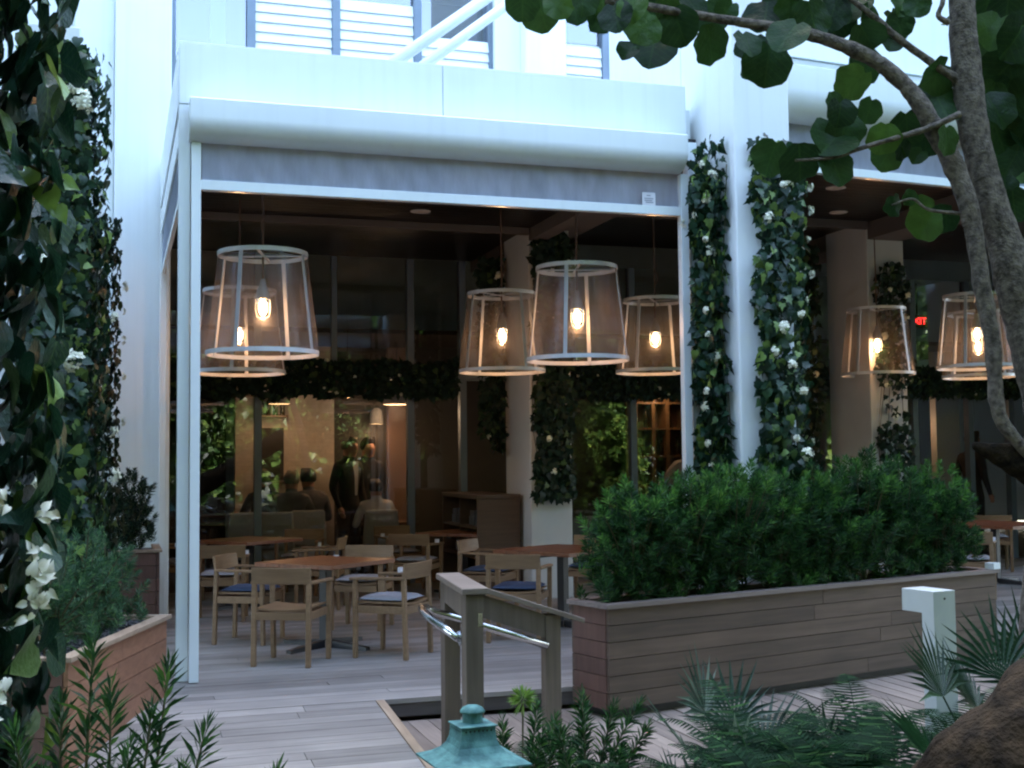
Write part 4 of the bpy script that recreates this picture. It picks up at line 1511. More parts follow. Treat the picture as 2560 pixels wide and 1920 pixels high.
# the pier between the bays carries two hanging strands
w1 = lambda a, b: abs(a - .5 - .06 * math.sin(b * 17)) < .47 + .1 * math.sin(b * 31) and (b < .93 or random.random() < .35)
ivy('ivy_strand', 'left ivy strand on the pier, on its shaded side with white flowers', (4.33, -.1, 0),
    [((0, -.42, .75), (0, .52, 0), (0, 0, 3.50), (-1, 0, 0)), ((-.02, -.12, .75), (-.20, .02, 0), (0, 0, 3.42), (0, -1, 0))],
    2700, (.055, .095), IVY, 'ivy_leaf', 300, 16, .15, .8, cover=w1, fr=.048, vines=3)
ivy('ivy_strand', 'right ivy strand on the bright front of the pier with white flowers', (4.60, -.60, 0),
    [((-.14, 0, .6), (.41, 0, 0), (0, 0, 3.62), (0, -1, 0)), ((.26, .0, .6), (0, .22, 0), (0, 0, 3.6), (1, 0, 0))],
    2700, (.055, .095), IVY, 'ivy_leaf', 300, 26, .14, .8, cover=w1, fr=.048, vines=3)

# ivy indoors: columns and garlands over the doors
ivy('column_ivy', 'dark ivy hanging on the front of the near inner column', (4.40, 4.08, 0),
    [((-.24, 0, 1.15), (.48, 0, 0), (0, 0, 3.10), (0, -1, 0))], 2200, (.06, .10), IVY, 'ivy_far', 300, 4, .16, .8,
    cover=lambda a, b: abs(a - .5) < .46 + .1 * math.sin(b * 23), fr=.04, vines=4)
ivy('column_ivy', 'dark ivy at the left side of the near inner column', (4.10, 5.0, 0),
    [((0, -.15, 1.7), (0, .22, 0), (0, 0, 2.4), (-1, 0, 0)), ((-.32, .02, 1.9), (.3, 0, 0), (0, 0, 2.2), (0, -1, 0))], 900, (.06, .10), IVY, 'ivy_far', 0, 3, .16, .8, vines=3)
ivy('column_ivy', 'dark ivy with white flowers on the column behind the right bay', (9.0, 4.08, 0),
    [((-.26, 0, .7), (.52, 0, 0), (0, 0, 3.4), (0, -1, 0))], 1100, (.06, .10), IVY, 'ivy_far', 200, 10, .14, .8, cover=lambda a, b: abs(a - .55) < .38 + .12 * math.sin(b * 23) and (b < .38 or b > .52 or random.random() < .3), vines=4)
ivy('column_ivy', 'black looking ivy curtain left of the column in the right bay', (8.2, 4.9, 0),
    [((-.42, 0, .5), (.62, 0, 0), (0, 0, 3.9), (0, -1, 0))], 1500, (.07, .11), IVY, 'ivy_far', 0, 2, .2, .8, vines=4)
ivy('door_garland', 'long ivy garland above the left glass doors', (1.9, 6.46, 0),
    [((-2.2, 0, 2.42), (4.2, 0, 0), (0, 0, .52), (0, -1, 0))], 2600, (.06, .10), IVY, 'ivy_far', 300, 10, .16, .6, cover=lambda a, b: .06 + .05 * math.sin(a * 40) < b < .95 + .05 * math.sin(a * 27), fr=.03, vines=4)
ivy('door_garland', 'ivy garland above the glass doors behind the pier', (6.7, 6.46, 0),
    [((-1.95, 0, 2.46), (3.9, 0, 0), (0, 0, .5), (0, -1, 0))], 2200, (.06, .10), IVY, 'ivy_far', 200, 6, .16, .6, fr=.03, vines=4)
ivy('door_garland', 'ivy garland above the glass doors at the far right', (11.2, 6.46, 0),
    [((-1.9, 0, 2.5), (3.9, 0, 0), (0, 0, .45), (0, -1, 0))], 1700, (.06, .10), IVY, 'ivy_far', 100, 6, .16, .6, fr=.03, vines=4)

# measured spots of the plants
SG_LEAVES = [(1.24, -4.46, 3.59, 0.062), (1.37, -4.36, 3.6, 0.071), (1.41, -4.46, 3.61, 0.056), (1.52, -4.38, 3.61, 0.05), (1.61, -4.4, 3.58, 0.057), (1.61, -4.66, 3.49, 0.061), (1.67, -4.7, 3.52, 0.054), (1.9, -4.39, 3.64, 0.079), (1.75, -4.61, 3.49, 0.069), (1.69, -4.59, 3.37, 0.041), (1.92, -4.32, 3.46, 0.088), (1.94, -4.58, 3.52, 0.074), (2.15, -4.47, 3.63, 0.072), (2.1, -4.62, 3.45, 0.077), (2.18, -4.58, 3.62, 0.043), (2.14, -4.78, 3.38, 0.055), (2.31, -4.61, 3.38, 0.064), (2.36, -4.53, 3.62, 0.043), (1.63, -4.46, 3.62, 0.056), (1.96, -4.46, 3.66, 0.065), (2.04, -4.52, 3.64, 0.057), (1.47, -4.62, 3.57, 0.054), (2.37, -4.58, 3.6, 0.079), (2.28, -4.62, 3.45, 0.064), (2.28, -4.75, 3.34, 0.083), (2.31, -4.89, 3.39, 0.074), (2.46, -4.57, 3.68, 0.065), (2.5, -4.76, 3.55, 0.077), (2.64, -4.69, 3.63, 0.072), (2.78, -4.66, 3.66, 0.08), (2.82, -4.75, 3.6, 0.05), (2.99, -4.71, 3.66, 0.058), (2.93, -4.93, 3.6, 0.049), (2.96, -4.75, 3.57, 0.054), (2.73, -4.84, 3.46, 0.066), (2.96, -4.68, 3.5, 0.047), (2.8, -4.65, 3.41, 0.087), (2.63, -4.95, 3.21, 0.068), (2.53, -4.9, 3.14, 0.041), (2.56, -4.86, 3.1, 0.055), (2.88, -4.62, 3.2, 0.051), (2.64, -4.78, 3.05, 0.07), (2.39, -4.61, 2.96, 0.071), (2.43, -4.77, 2.89, 0.076), (2.6, -4.73, 2.98, 0.084), (2.59, -4.78, 2.88, 0.07), (2.78, -4.87, 3.0, 0.059), (2.86, -4.78, 2.96, 0.06), (2.94, -4.81, 2.98, 0.042), (3.08, -4.7, 2.98, 0.036), (2.98, -4.78, 3.08, 0.071), (3.13, -4.71, 3.05, 0.073), (3.15, -4.76, 3.19, 0.087), (3.14, -4.7, 3.28, 0.044), (3.11, -4.84, 3.32, 0.071), (3.0, -5.03, 2.97, 0.055), (3.04, -4.7, 2.79, 0.033), (3.0, -4.63, 2.76, 0.044), (3.1, -4.69, 2.75, 0.044), (3.02, -4.82, 2.65, 0.064), (3.15, -4.79, 2.67, 0.057), (3.79, -4.31, 3.81, 0.073), (3.68, -4.61, 3.75, 0.077), (3.85, -4.3, 3.7, 0.097), (3.64, -4.71, 3.58, 0.09), (3.73, -4.53, 3.5, 0.101), (3.61, -4.56, 3.36, 0.077), (3.95, -4.3, 3.38, 0.105), (3.78, -4.4, 3.23, 0.095), (3.92, -4.38, 3.16, 0.096), (3.95, -4.28, 3.11, 0.073), (3.77, -4.45, 2.92, 0.055), (3.73, -4.55, 2.82, 0.069), (3.72, -4.43, 3.9, 0.079), (3.6, -4.63, 3.66, 0.084), (3.87, -4.45, 3.45, 0.095), (3.52, -4.68, 3.23, 0.082), (3.69, -4.57, 3.38, 0.084), (3.84, -4.27, 3.6, 0.081), (3.82, -4.55, 3.75, 0.086), (3.84, -4.43, 3.62, 0.095), (3.87, -4.47, 3.25, 0.087), (2.48, -4.68, 3.63, 0.064), (2.74, -4.61, 3.62, 0.066)]
SG_TRUNK = [(3.199, -4.892, 3.959), (3.204, -4.884, 3.805), (3.209, -4.876, 3.665), (3.224, -4.866, 3.434), (3.253, -4.859, 3.175), (3.281, -4.857, 3.0), (3.343, -4.861, 2.754), (3.422, -4.87, 2.502), (3.465, -4.869, 2.284), (3.528, -4.873, 2.029), (3.582, -4.873, 1.757), (3.603, -4.85, 1.303), (3.573, -4.805, 0.759), (3.526, -4.755, 0.216)]
SG_ARCH = [(1.622, -4.492, 3.638), (2.014, -4.613, 3.565), (2.23, -4.68, 3.528), (2.44, -4.744, 3.485), (2.551, -4.778, 3.456), (2.669, -4.813, 3.407), (2.774, -4.843, 3.351), (2.866, -4.867, 3.275), (2.932, -4.884, 3.199), (2.998, -4.898, 3.088), (3.051, -4.909, 2.992), (3.098, -4.918, 2.902), (3.151, -4.926, 2.765), (3.199, -4.928, 2.559), (3.229, -4.924, 2.344), (3.273, -4.924, 2.13), (3.294, -4.912, 1.848), (3.336, -4.918, 1.72), (3.464, -4.949, 1.576)]
SG_B3 = [(2.656, -4.725, 3.733), (2.723, -4.742, 3.663), (2.844, -4.774, 3.564), (2.925, -4.795, 3.486), (3.092, -4.84, 3.359), (3.192, -4.868, 3.295)]
SG_B4 = [(2.406, -4.748, 2.905), (2.567, -4.801, 2.917), (2.683, -4.841, 2.956), (2.838, -4.893, 3.002), (2.967, -4.937, 3.041), (3.096, -4.983, 3.101)]
SG_B5 = [(2.845, -4.824, 2.714), (2.93, -4.853, 2.74), (3.002, -4.873, 2.691), (3.152, -4.92, 2.673)]
SG_KNOT = [(3.235, -4.818, 1.647), (3.301, -4.837, 1.623), (3.387, -4.862, 1.592), (3.49, -4.893, 1.549), (3.61, -4.928, 1.503)]
SG_B7 = [(3.07, -4.911, 3.744), (3.084, -4.908, 3.64), (3.065, -4.898, 3.571), (3.111, -4.91, 3.536)]
LEAN = [(1.05, -7.48, 0.624), (1.098, -7.505, 0.761), (1.203, -7.548, 0.906), (1.35, -7.602, 1.016), (1.578, -7.682, 1.116)]
FERNS = [(1.87, -4.27, 0.55), (1.78, -4.88, 0.5), (2.07, -4.65, 0.6), (2.44, -4.34, 0.72), (2.34, -4.84, 0.68), (2.84, -4.26, 0.75), (2.71, -4.75, 0.7), (3.11, -4.45, 0.66), (1.95, -5.14, 0.5), (2.14, -5.31, 0.52), (2.4, -5.29, 0.6), (2.16, -4.04, 0.35), (1.6, -4.6, 0.42), (1.74, -5.39, 0.45), (1.85, -5.54, 0.45), (2.08, -5.61, 0.5), (1.58, -5.13, 0.42), (2.26, -4.18, 0.5), (2.75, -4.02, 0.6), (3.98, -3.72, 0.52), (3.45, -3.55, 0.55), (4.35, -3.75, 0.5), (3.05, -3.3, 0.5), (2.75, -3.45, 0.42)]
PAL1 = [(2.59, -3.75), (2.23, -3.96), (1.36, -4.0), (1.53, -4.16), (3.37, -4.85), (3.12, -5.3), (3.11, -3.81)]

# ------------------------------------------------------------------ sea grape tree at the right
def smooth_path(pts, sub=4):
    P = [Vector(p) for p in pts]
    out = []
    for i in range(len(P) - 1):
        a, b, c, d = P[max(i - 1, 0)], P[i], P[i + 1], P[min(i + 2, len(P) - 1)]
        for k in range(sub):
            u = k / sub
            out.append(.5 * ((2 * b) + (c - a) * u + (2 * a - 5 * b + 4 * c - d) * u * u + (3 * b - a - 3 * c + d) * u ** 3))
    out.append(P[-1])
    return out


def limb(pts, r0, r1, rough=.08, n=14, sub=5, rm=None):
    pp = smooth_path(pts, sub)
    m = MB()
    k = len(pp)
    rad = lambda u: (r0 + (r1 - r0) * u) if rm is None else (r0 + (rm - r0) * u / .6 if u < .6 else rm + (r1 - rm) * (u - .6) / .4)
    m.tube(pp, [rad(i / (k - 1)) for i in range(k)], n)
    out = []
    for q, v in enumerate(m.v):
        c = pp[min(q // n, k - 1)]
        v = Vector(v)
        d = v - c
        a = 1 + rough * 2.2 * noise.noise(v * (.35 / r1)) + rough * 1.1 * noise.noise(v * (1.1 / r1)) + rough * .6 * noise.noise(v * (3.1 / r1))
        out.append(tuple(c + d * a))
    m.v = out
    return m


sg = thing('sea_grape_tree', 'sea grape tree with round leaves arching in from the right', 'tree', (0, 0, 0))
limb(SG_TRUNK + [(SG_TRUNK[-1][0], SG_TRUNK[-1][1], GZ - .05)], .052, .10, .09, 20, 9).build('trunk', 'bark', sg, smooth=True)
limb(SG_ARCH, .018, .028, .09, 16, 7, rm=.046).build('limb', 'bark', sg, smooth=True)
limb(SG_B3, .010, .020).build('limb', 'bark', sg, smooth=True)
limb(SG_B4, .006, .016).build('twig', 'bark', sg, smooth=True)
limb(SG_B5, .004, .009).build('twig', 'bark', sg, smooth=True)
limb(SG_B7, .008, .014).build('twig', 'bark', sg, smooth=True)
limb(SG_KNOT, .012, .12, .16, 28, 12).build('knot', 'bark_mossy', sg, smooth=True)
MB().tube([(2.10, -6.2, 2.9), (2.4, -6.0, 3.0), (2.9, -5.7, 3.4)], .02, 8)
view = Vector((.3, .95, .05))
rest = []
for i, (x, y, z, r) in enumerate(SG_LEAVES):
    nn = (-view + rnd_dir() * .6).normalized()
    tt = (Vector((random.uniform(-.8, .5), random.uniform(-.3, .3), -.9))).normalized()
    s = r * 2.3
    M = frame(Vector((x, y, z)) - tt * s * .5, nn, tt, s)
    o = bpy.data.objects.new('leaf', leaf_mesh(DISCS, i % 5, 'sea_grape'))
    COL.objects.link(o)
    o.parent = sg
    o.matrix_local = M
# the crown goes on above and to the right of the view
random.seed(21)
cr = MB()
for k in range(900):
    c = random.choice([(3.7, -4.2, 4.6), (4.6, -4.6, 4.4), (2.6, -4.4, 4.9), (4.6, -5.2, 3.6), (1.6, -4.2, 5.0), (5.2, -4.0, 3.4)])
    p = Vector(c) + rnd_dir() * random.random() ** .5 * .95
    cr.leaf(frame(p, rnd_dir(.8), rnd_dir(-.8), random.uniform(.13, .2)), DISCS[k % 4])
cr.build('upper_crown', 'sea_grape_in', sg, smooth=True, kind='stuff')
tp = Vector(SG_TRUNK[0])
limb([tp, tp + Vector((-.1, .1, .8)), (2.6, -4.4, 4.9)], .08, .03).build('limb', 'bark', sg, smooth=True)
limb([tp + Vector((0, 0, .2)), tp + Vector((.5, .0, .9)), (4.6, -4.6, 4.4)], .06, .02).build('limb', 'bark', sg, smooth=True)

random.seed(5)
lean = limb([(LEAN[0][0] - .05, LEAN[0][1], -.2)] + LEAN + [(3.4, -7.0, 2.2)], .25, .22, .13, 56, 18).build('leaning_trunk', 'bark_mossy', None, smooth=True)
tag(lean, 'thick mossy tree trunk leaning across the lower right corner', 'tree trunk')

# ------------------------------------------------------------------ ferns and palms
def fern(label, x, y, size, mat='fern', n=13):
    t = thing('fern', label, 'fern', (x, y, GZ - .03), random.uniform(0, 6), 'ferns in the front bed')
    m = MB()
    for k in range(n):
        a = 2 * math.pi * k / n + random.uniform(-.25, .25)
        ln = size * random.uniform(.8, 1.15)
        rise = random.uniform(.75, 1.25)
        d = Vector((math.cos(a), math.sin(a), 0))
        pts = [d * ln * (u * .75) + Vector((0, 0, ln * rise * (u - .55 * u * u) * 1.5)) for u in [i / 14 for i in range(15)]]
        m.tube(pts, [.004 - .003 * i / 14 for i in range(15)], 4)
        side = Vector((-d.y, d.x, 0))
        for ii in range(4, 33):
            fi = ii / 2.286
            i = min(int(fi) + 1, 14)
            fw = (pts[i] - pts[i - 1]).normalized()
            pq = pts[i - 1].lerp(pts[i], fi - int(fi)) if fi < 14 else pts[14]
            w = ln * .19 * math.sin(math.pi * min(1, (fi + .3) / 14.6) ** .75) + .012
            for s in (-1, 1):
                q = pq
                tip = q + side * s * w + fw * w * .35 - Vector((0, 0, w * .18))
                hw = fw * ln * .0085
                m.add([q - hw, (q + tip) / 2 - hw * .9, tip, (q + tip) / 2 + hw * .9, q + hw], [(0, 1, 2, 3, 4)])
    m.build('fronds', mat, t, kind='stuff')


fl = ['fern left of the silvery palmetto, at the bottom edge', 'fern in the bottom row below the silvery palmetto', 'fern at the foot of the silvery palmetto', 'arching fern right of the silvery palmetto',
      'fern in the middle of the front bed', 'tall fern before the long planter, left of the bollard light', 'fern just left of the bollard light foot', 'fern at the foot of the bollard light',
      'low fern at the bottom edge under the middle of the planter', 'low dark fern at the bottom edge left of the leaning trunk', 'fern beside the leaning mossy trunk', 'small pale fern beside the small palmetto', 'small fern right of the turquoise lantern',
      'fern cut by the bottom edge, left of centre of the bed', 'fern cut by the bottom edge in the middle of the bed', 'fern cut by the bottom edge touching the leaning trunk', 'low fern at the bottom edge, left end of the bed', 'fern between the two silvery palmettos', 'fern directly before the planter, right of the silvery palmetto', 'fern hiding the foot of the bollard light', 'fern on the boardwalk edge left of the bollard light', 'fern right of the bollard light foot under the fan palm', 'fern before the planter, two steps left of the bollard light', 'fern between the small palmetto and the planter']
for (x, y, s), lb in zip(FERNS, fl):
    fern(lb, x, y, s)


def fan_palm(name, label, loc, fronds, mat, blade=.42, n=15, wb=.022):
    t = thing(name, label, 'palm', (loc[0], loc[1], GZ - .03))
    for (az, el, pl_) in fronds:
        m = MB()
        d = Vector((math.cos(az) * math.cos(el), math.sin(az) * math.cos(el), math.sin(el)))
        h = d * pl_
        m.tube([(0, 0, 0), h * .5 + Vector((0, 0, .02)), h], [.007, .005, .004], 5)
        side = d.cross(Vector((0, 0, 1))).normalized()
        nn = side.cross(d)
        for k in range(n):
            a = R(-78 + 156 * k / (n - 1))
            bd = (d * math.cos(a) + side * math.sin(a) + nn * .12).normalized()
            ln = blade * (1 - .3 * abs(a) / 1.4) * random.uniform(.9, 1.08)
            wv = bd.cross(nn).normalized() * wb / 2
            p1, p2 = h + bd * ln * .5, h + bd * ln - Vector((0, 0, ln * random.uniform(.02, .22)))
            m.add([h, p1 + wv, p2, p1 - wv, p1 - nn * .008], [(0, 4, 1), (4, 2, 1), (0, 3, 4), (4, 3, 2)])
        m.build('frond', mat, t)


fan_palm('palmetto', 'silvery green fan palmetto in front of the long planter', PAL1[0], [(2.2, 1.2, .50), (1.2, 1.15, .42), (2.9, .85, .40), (.5, .8, .35), (-1.2, .8, .30), (4.2, .9, .35)], 'palmetto', .40, 15, .026)
fan_palm('palmetto', 'small silvery palmetto sprout on the boardwalk edge', PAL1[1], [(2.4, 1.15, .20), (1.0, 1.0, .18), (3.4, .7, .15), (-.8, .8, .15)], 'palmetto', .26, 9, .020)
fan_palm('fan_palm', 'dark green fan palm in front of the white bollard light, right side', (PAL1[4][0] + .30, PAL1[4][1] - .08), [(2.3, .95, .75), (1.6, 1.2, .85), (2.8, .6, .60), (.6, 1.0, .8), (-.5, .8, .6), (3.3, .35, .5), (1.2, .75, .9)], 'palm_dark', .42, 17, .024)
fan_palm('fan_palm', 'dark green fan palm at the right edge above the leaning trunk', PAL1[5], [(2.1, 1.1, .85), (1.2, 1.1, .9), (2.9, .9, .7), (.2, .8, .6), (4.4, .8, .6)], 'palm_dark', .42, 17, .024)
fan_palm('fan_palm', 'low dark palm with upright blades below the middle of the planter', PAL1[6], [(1.5, 1.3, .28), (2.4, 1.0, .25), (.6, 1.0, .25), (3.8, .8, .2)], 'palm_dark', .30, 9, .02)


sprig('leafy_plant', 'low dark needle leaved plant just right of the turquoise lantern', (PAL1[2][0], PAL1[2][1], GZ - .03), [(-.18, .1, .45), (-.05, .15, .52), (.1, .1, .58), (.2, 0, .5), (-.2, -.05, .40), (.05, -.1, .5), (.3, .1, .45), (.22, .2, .5)])
sprig('leafy_plant', 'needle leaved plant in front of the second railing post', (PAL1[3][0] + .05, PAL1[3][1], GZ - .03), [(.05, .1, .66), (.2, .1, .60), (.3, .05, .62), (-.1, 0, .55), (.15, -.1, .45), (.36, .1, .5), (.1, .2, .58)])
fern('fern under the leafy plant right of the turquoise lantern', PAL1[2][0] + .12, PAL1[2][1] + .15, .45)
ball = thing('leafy_plant', 'single stalk with a bright green round tuft before the railing', 'plant', (PAL1[2][0] + .09, PAL1[2][1] + .3, GZ - .03))
MB().tube([(0, 0, 0), (.01, 0, .6)], .005, 5).build('stem', 'vine', ball)
bm_ = MB()
for k in range(120):
    d = rnd_dir(.2)
    needle(bm_, Vector((.01, 0, .62)) + d * .015, d, .07, .012)
bm_.build('tuft', 'young_leaf', ball, kind='stuff')

# ------------------------------------------------------------------ people in and before the dining room
def person(label, loc, rz, pose, top, legs, hair, scale=1.0, bald=False, shirt=None):
    J = {}
    E = []

    def j(k, p, r, par=None, reg='torso'):
        J[k] = (Vector(p), r)
        if par:
            E.append((par, k, reg))
    if pose == 'stand':
        P = dict(pel=(0, 0, .95), sp=(0, 0, 1.14), ch=(0, 0, 1.34), nk=(0, -.01, 1.49), hb=(0, -.03, 1.565), hm=(0, -.035, 1.65), cr=(0, -.015, 1.715), el=(.265, .03, 1.14), wr=(.25, -.08, .90), kn=(.11, -.02, .50), an=(.115, .02, .09))
    elif pose == 'sit':
        P = dict(pel=(0, 0, .52), sp=(0, .01, .70), ch=(0, 0, .90), nk=(0, -.02, 1.05), hb=(0, -.05, 1.12), hm=(0, -.06, 1.20), cr=(0, -.04, 1.265), el=(.28, -.08, .70), wr=(.20, -.32, .76), kn=(.14, -.43, .50), an=(.14, -.40, .09))
    else:
        P = dict(pel=(0, .18, .94), sp=(0, .08, 1.12), ch=(0, -.10, 1.27), nk=(0, -.22, 1.37), hb=(0, -.28, 1.41), hm=(0, -.34, 1.46), cr=(0, -.36, 1.53), el=(.27, -.22, 1.02), wr=(.20, -.42, .92), kn=(.11, .06, .50), an=(.115, .12, .09))
    j('pel', P['pel'], .15)
    j('sp', P['sp'], .135, 'pel')
    j('ch', P['ch'], .155, 'sp')
    j('nk', P['nk'], .064, 'ch', 'torso')
    j('hb', P['hb'], .088, 'nk', 'head')
    j('hm', P['hm'], .108, 'hb', 'head')
    j('cr', P['cr'], .084, 'hm', 'head')
    hm = Vector(P['hm'])
    j('nose', hm + Vector((0, -.118, -.02)), .016, 'hm', 'head')
    for s in (-1, 1):
        f = lambda p: (p[0] * s, p[1], p[2])
        k = str(s)
        ch = Vector(P['ch'])
        j('sh' + k, (ch.x + s * .185, ch.y, ch.z + .07), .072, 'ch')
        j('el' + k, f(P['el']), .05, 'sh' + k, 'arm')
        j('wr' + k, f(P['wr']), .032, 'el' + k, 'arm')
        w = Vector(f(P['wr']))
        d = (w - Vector(f(P['el']))).normalized()
        pm = w + d * .07
        j('pm' + k, pm, .034, 'wr' + k, 'hand')
        sd = Vector((0, -1, 0)) if abs(d.z) > .6 else Vector((-s, 0, 0))
        for q, (o_, l_) in enumerate(((-.03, .075), (-.01, .085), (.012, .08), (.03, .06))):
            j('f%d' % q + k, pm + d * l_ * .55 + sd * o_, .0095, 'pm' + k, 'hand')
            j('g%d' % q + k, pm + d * l_ + sd * o_ * 1.1 + Vector((-s * .012, 0, 0)), .008, 'f%d' % q + k, 'hand')
        j('th' + k, w + d * .05 + sd * .055, .010, 'pm' + k, 'hand')
        pe = Vector(P['pel'])
        j('hp' + k, (pe.x + s * .095, pe.y, pe.z - .05), .105, 'pel', 'leg')
        j('kn' + k, f(P['kn']), .068, 'hp' + k, 'leg')
        j('an' + k, f(P['an']), .045, 'kn' + k, 'leg')
        an = Vector(f(P['an']))
        j('to' + k, (an.x + s * .015, an.y - .17, .04), .038, 'an' + k, 'foot')
    names = list(J)
    me = bpy.data.meshes.new('body')
    me.from_pydata([tuple(J[n][0]) for n in names], [(names.index(a), names.index(b)) for a, b, r in E], [])
    tmp = bpy.data.objects.new('tmp_body', me)
    COL.objects.link(tmp)
    sk = tmp.modifiers.new('skin', 'SKIN')
    sk.use_smooth_shade = True
    for i, n in enumerate(names):
        sv = me.skin_vertices[0].data[i]
        sv.radius = (J[n][1], J[n][1] * (.72 if n in ('pel', 'sp', 'ch') else 1))
        sv.use_root = (n == 'pel')
    su = tmp.modifiers.new('sub', 'SUBSURF')
    su.levels = su.render_levels = 1
    dg = bpy.context.evaluated_depsgraph_get()
    body = bpy.data.meshes.new_from_object(tmp.evaluated_get(dg))
    bpy.data.objects.remove(tmp)
    t = thing('person', label, 'person', loc, rz)
    t.scale = (scale,) * 3
    mats = [top, legs, 'skin', 'black_metal']
    for m in mats:
        body.materials.append(MATS[m])
    idx = {'torso': 0, 'arm': 0, 'leg': 1, 'head': 2, 'hand': 2, 'foot': 3}
    segs = [(J[a][0], J[b][0], (J[a][1] + J[b][1]) / 2, idx[r]) for a, b, r in E]
    for pgn in body.polygons:
        c = pgn.center
        best, bi = 9, 0
        for a, b, r, ix in segs:
            ab = b - a
            u = max(0, min(1, (c - a).dot(ab) / max(ab.length_squared, 1e-9)))
            dd = (c - (a + ab * u)).length - r
            if dd < best:
                best, bi = dd, ix
        pgn.material_index = bi
        pgn.use_smooth = True
    ob = bpy.data.objects.new('body', body)
    COL.objects.link(ob)
    ob.parent = t
    # hair as a cap over the skull
    h = MB()
    nn_, mm_ = 16, 7
    for a in range(mm_ + 1):
        for b in range(nn_):
            th = math.pi * .66 * a / mm_
            ph = 2 * math.pi * b / nn_
            y_ = math.sin(th) * math.sin(ph)
            lift = .0 if y_ > -.3 else -.02
            if bald:
                zz = math.cos(th) * .098 - (.03 if a < 3 else 0)
            else:
                zz = math.cos(th) * .11
            h.v.append((math.sin(th) * math.cos(ph) * .098, y_ * .112 + .014, zz + (.07 if y_ < -.4 and a > 3 else 0)))
    for a in range(mm_):
        for b in range(nn_):
            h.f.append((a * nn_ + b, (a + 1) * nn_ + b, (a + 1) * nn_ + (b + 1) % nn_, a * nn_ + (b + 1) % nn_))
    h.m = [0] * len(h.f)
    ho = h.build('hair', hair, t, smooth=True, loc=tuple(hm + Vector((0, .005, .012))))
    if pose == 'lean':
        ho.rotation_euler = (R(35), 0, 0)
    ey = MB()
    for s in (-1, 1):
        ey.box(s * .032 - .009, s * .032 + .009, -.1, -.088, .006, .016)
    ey.build('eyes', 'hair_dark', t, loc=tuple(hm))
    MB().box(-.024, .024, -.094, -.084, -.052, -.044).build('mouth', 'room_wall', t, loc=tuple(hm))
    if shirt:
        ch = Vector(P['ch'])
        MB().add([(-.05, -.118, .12), (.05, -.118, .12), (.035, -.135, -.05), (.02, -.13, -.30), (-.02, -.13, -.30), (-.035, -.135, -.05)], [(0, 5, 4, 3, 2, 1)]).build('shirt_front', shirt, t, loc=tuple(ch))
    return t


person('standing man in black suit and open white shirt behind the glass', (2.62, 7.45, 0), R(38), 'stand', 'suit_black', 'suit_black', 'hair_grey', 1.10, True, 'shirt_white')
person('standing man in dark shirt right behind the suited man', (2.98, 7.95, 0), R(20), 'stand', 'shirt_dark', 'shirt_dark', 'hair_dark', 1.10)
person('seated guest in white shirt, back to the terrace', (2.98, 7.28, 0), R(178), 'sit', 'shirt_white', 'shirt_dark', 'hair_dark', 1.03)
person('seated guest in black beside the grey mullion', (1.52, 7.75, 0), R(200), 'sit', 'suit_black', 'suit_black', 'hair_dark', 1.15)
person('seated grey haired guest in dark grey by the brick wall', (1.86, 7.6, 0), R(165), 'sit', 'shirt_grey', 'shirt_dark', 'hair_grey', 1.13)
person('seated dark haired guest in grey facing the brick wall', (2.12, 7.68, 0), R(190), 'sit', 'shirt_grey', 'shirt_dark', 'hair_dark', 1.15)
person('man in white shirt bending forward in front of the bottle shelves', (7.45, 7.35, 0), R(75), 'lean', 'shirt_white', 'shirt_dark', 'hair_dark', 1.12)
person('standing man in black suit at the far right behind the tree', (12.45, 6.95, 0), R(95), 'stand', 'suit_black', 'suit_black', 'hair_dark', 1.12)

# ------------------------------------------------------------------ garden trees on the sunny side, behind the viewer; more added to block sky light
def garden_tree(label, x, y, h, seed, src=None):
    if src:
        t = copy_tree(src)
        t.location = (x, y, GZ)
        t.scale = (h / 9,) * 3
        t.rotation_euler = (0, 0, seed)
        t['label'] = label
        return t
    random.seed(seed)
    t = thing('garden_tree', label, 'tree', (x, y, GZ), group='garden trees mirrored in the glass')
    limb([(0, 0, 0), (.1, .05, 1.4), (0, .1, 3.0), (.1, 0, 5.5)], .22, .08, n=10).build('trunk', 'bark_far', t, smooth=True)
    m = MB()
    blobs = []
    for k in range(26):
        d = rnd_dir(.1)
        blobs.append((Vector((d.x * 2.5, d.y * 2.3, 5.2 + d.z * 3.2)), random.uniform(.7, 1.35)))
    for k in range(7):
        b = random.choice(blobs)[0]
        limb([(0, .05, 2.4 + k * .3), tuple(b * .5 + Vector((0, 0, 2.0))), tuple(b)], .07, .02, n=6, sub=3).build('limb', 'bark_far', t, smooth=True)
    for k in range(11000):
        c, r = random.choice(blobs)
        p = c + rnd_dir() * r * random.random() ** .45
        m.leaf(frame(p, rnd_dir(.5), rnd_dir(-.3), random.uniform(.16, .30)), ([(0, 0, 0), (.3, .5, .05), (0, 1, -.05), (-.3, .5, .05)], [(0, 1, 2, 3)]))
    m.build('crown', 'tree_leaf', t, kind='stuff')
    return t


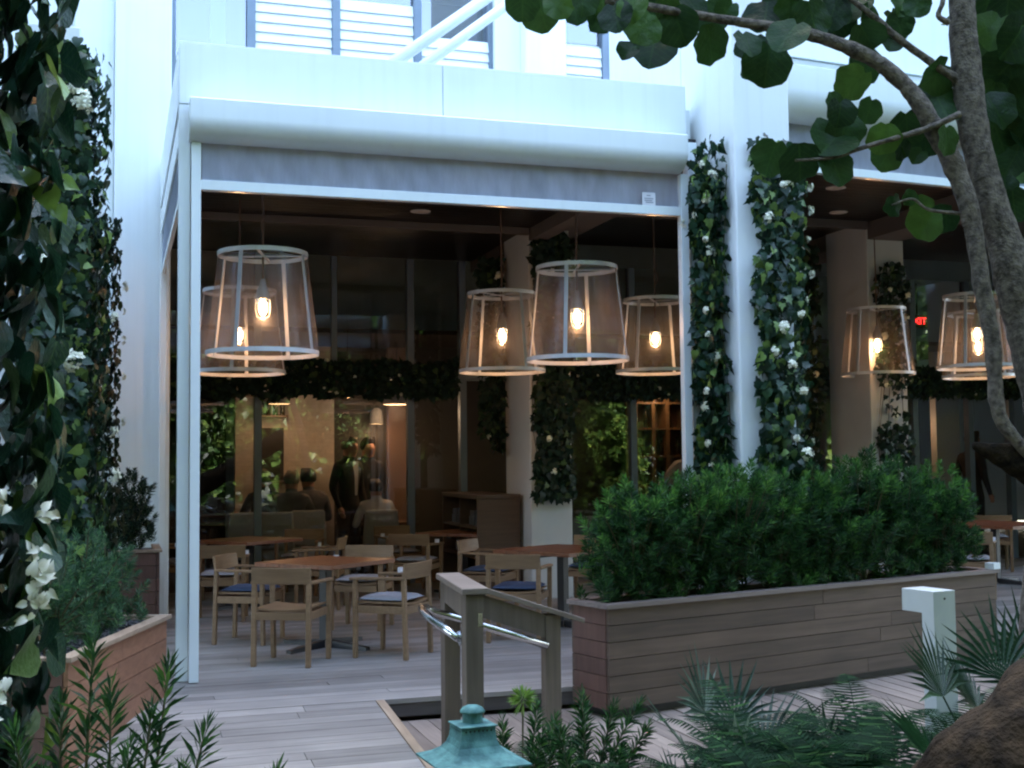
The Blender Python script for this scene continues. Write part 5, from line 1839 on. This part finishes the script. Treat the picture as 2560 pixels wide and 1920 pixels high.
t0 = garden_tree('sunlit garden tree opposite the left glass doors', 4.5, -15.6, 9, 31)
t0.scale = (1.35,) * 3
for i, (x, y, h, r, lb) in enumerate(((9.5, -14.6, 11.5, 1.1, 'sunlit garden tree opposite the near inner column'), (17.0, -18.5, 13, 2.3, 'sunlit garden tree opposite the bottle shelves'), (20, -15, 12.5, 3.3, 'sunlit garden tree opposite the right bay'),
                                      (26.5, -16, 13, 4.4, 'garden tree beyond the right bay'), (-1.0, -16.2, 12.5, 5.2, 'garden tree straight behind the viewer'), (-6.5, -14.5, 12, .6, 'garden tree to the left behind the viewer'), (-12, -13, 12, 2.0, 'garden tree at the far left of the garden'),
                                      (12, -21, 14, 2.9, 'tall added garden tree in the second row'), (2, -22, 14, 1.7, 'tall garden tree in the second row on the left, added against low sky'), (22, -22, 14, 5.5, 'tall garden tree in the second row on the right, added against low sky'), (7, -20, 11, 4.0, 'garden tree between the two rows, added against low sky'),  # far trees added to hide low sky in the glass reflections
                                      (3.2, -13.2, 10, .9, 'added tree blocking sky light, close behind the viewer on the right'), (7.0, -12.2, 10.5, 2.6, 'added tree blocking sky light, opposite the railing'), (10.8, -12.4, 9.5, 4.9, 'added tree blocking sky light, opposite the pier'), (19.2, -12.2, 10, 3.8, 'added tree blocking sky light, opposite the right column'), (-4.0, -12.6, 10.5, 3.0, 'added tree blocking sky light, close behind the viewer on the left'), (-8.6, -10.5, 10, 1.4, 'added tree blocking sky light, beside the left pillars'),  # trees added out of view to keep sky light off the terrace
                                      (-4.6, -3.6, 9, 2.2, 'added tree blocking side light, left of the cedar planter'), (-4.4, 1.0, 8.5, .4, 'added tree blocking side light, left of the white column'), (-5.0, -8.0, 9.5, 5.0, 'added tree blocking side light, left of the large leaved ivy'), (14.2, -5.5, 10, 1.9, 'added tree blocking side light, right of the long planter'), (14.4, -1.2, 9, 3.5, 'added tree blocking side light, before the right bay'))):  # side trees added out of view, they block sky light from both sides
    garden_tree(lb, x, y, h, r, t0)

su_ = shrub('sunlit_shrub', 'sunlit yellow green garden shrub mirrored in the glass beside the inner column', (14.4, -14.2, GZ), 1.5, 1.3, 3.6, 420, 'tree_leaf', .32, .16, leaves=14)

# an added dense belt of greenery hides low sky from the glass
random.seed(77)
hb = MB()
for k in range(30000):
    x = random.uniform(-32, 46)
    yb = -30 - 4 * math.sin(x * .21) + .02 * (x - 8) ** 2 * .3
    z = random.random() ** .8 * (8.6 + 1.8 * math.sin(x * .9) + 1.2 * math.sin(x * 2.3))
    p = Vector((x, yb + random.uniform(-1.6, 1.6), GZ + z))
    hb.leaf(frame(p, rnd_dir(.5) + Vector((0, .5, 0)), rnd_dir(-.3), random.uniform(.5, .95)), ([(0, 0, 0), (.35, .5, .05), (0, 1, -.05), (-.35, .5, .05)], [(0, 1, 2, 3)]))
gb = hb.build('added_thicket', 'tree_leaf', None, kind='stuff')
tag(gb, 'dense green added thicket hiding low sky from the glass reflections', 'thicket')
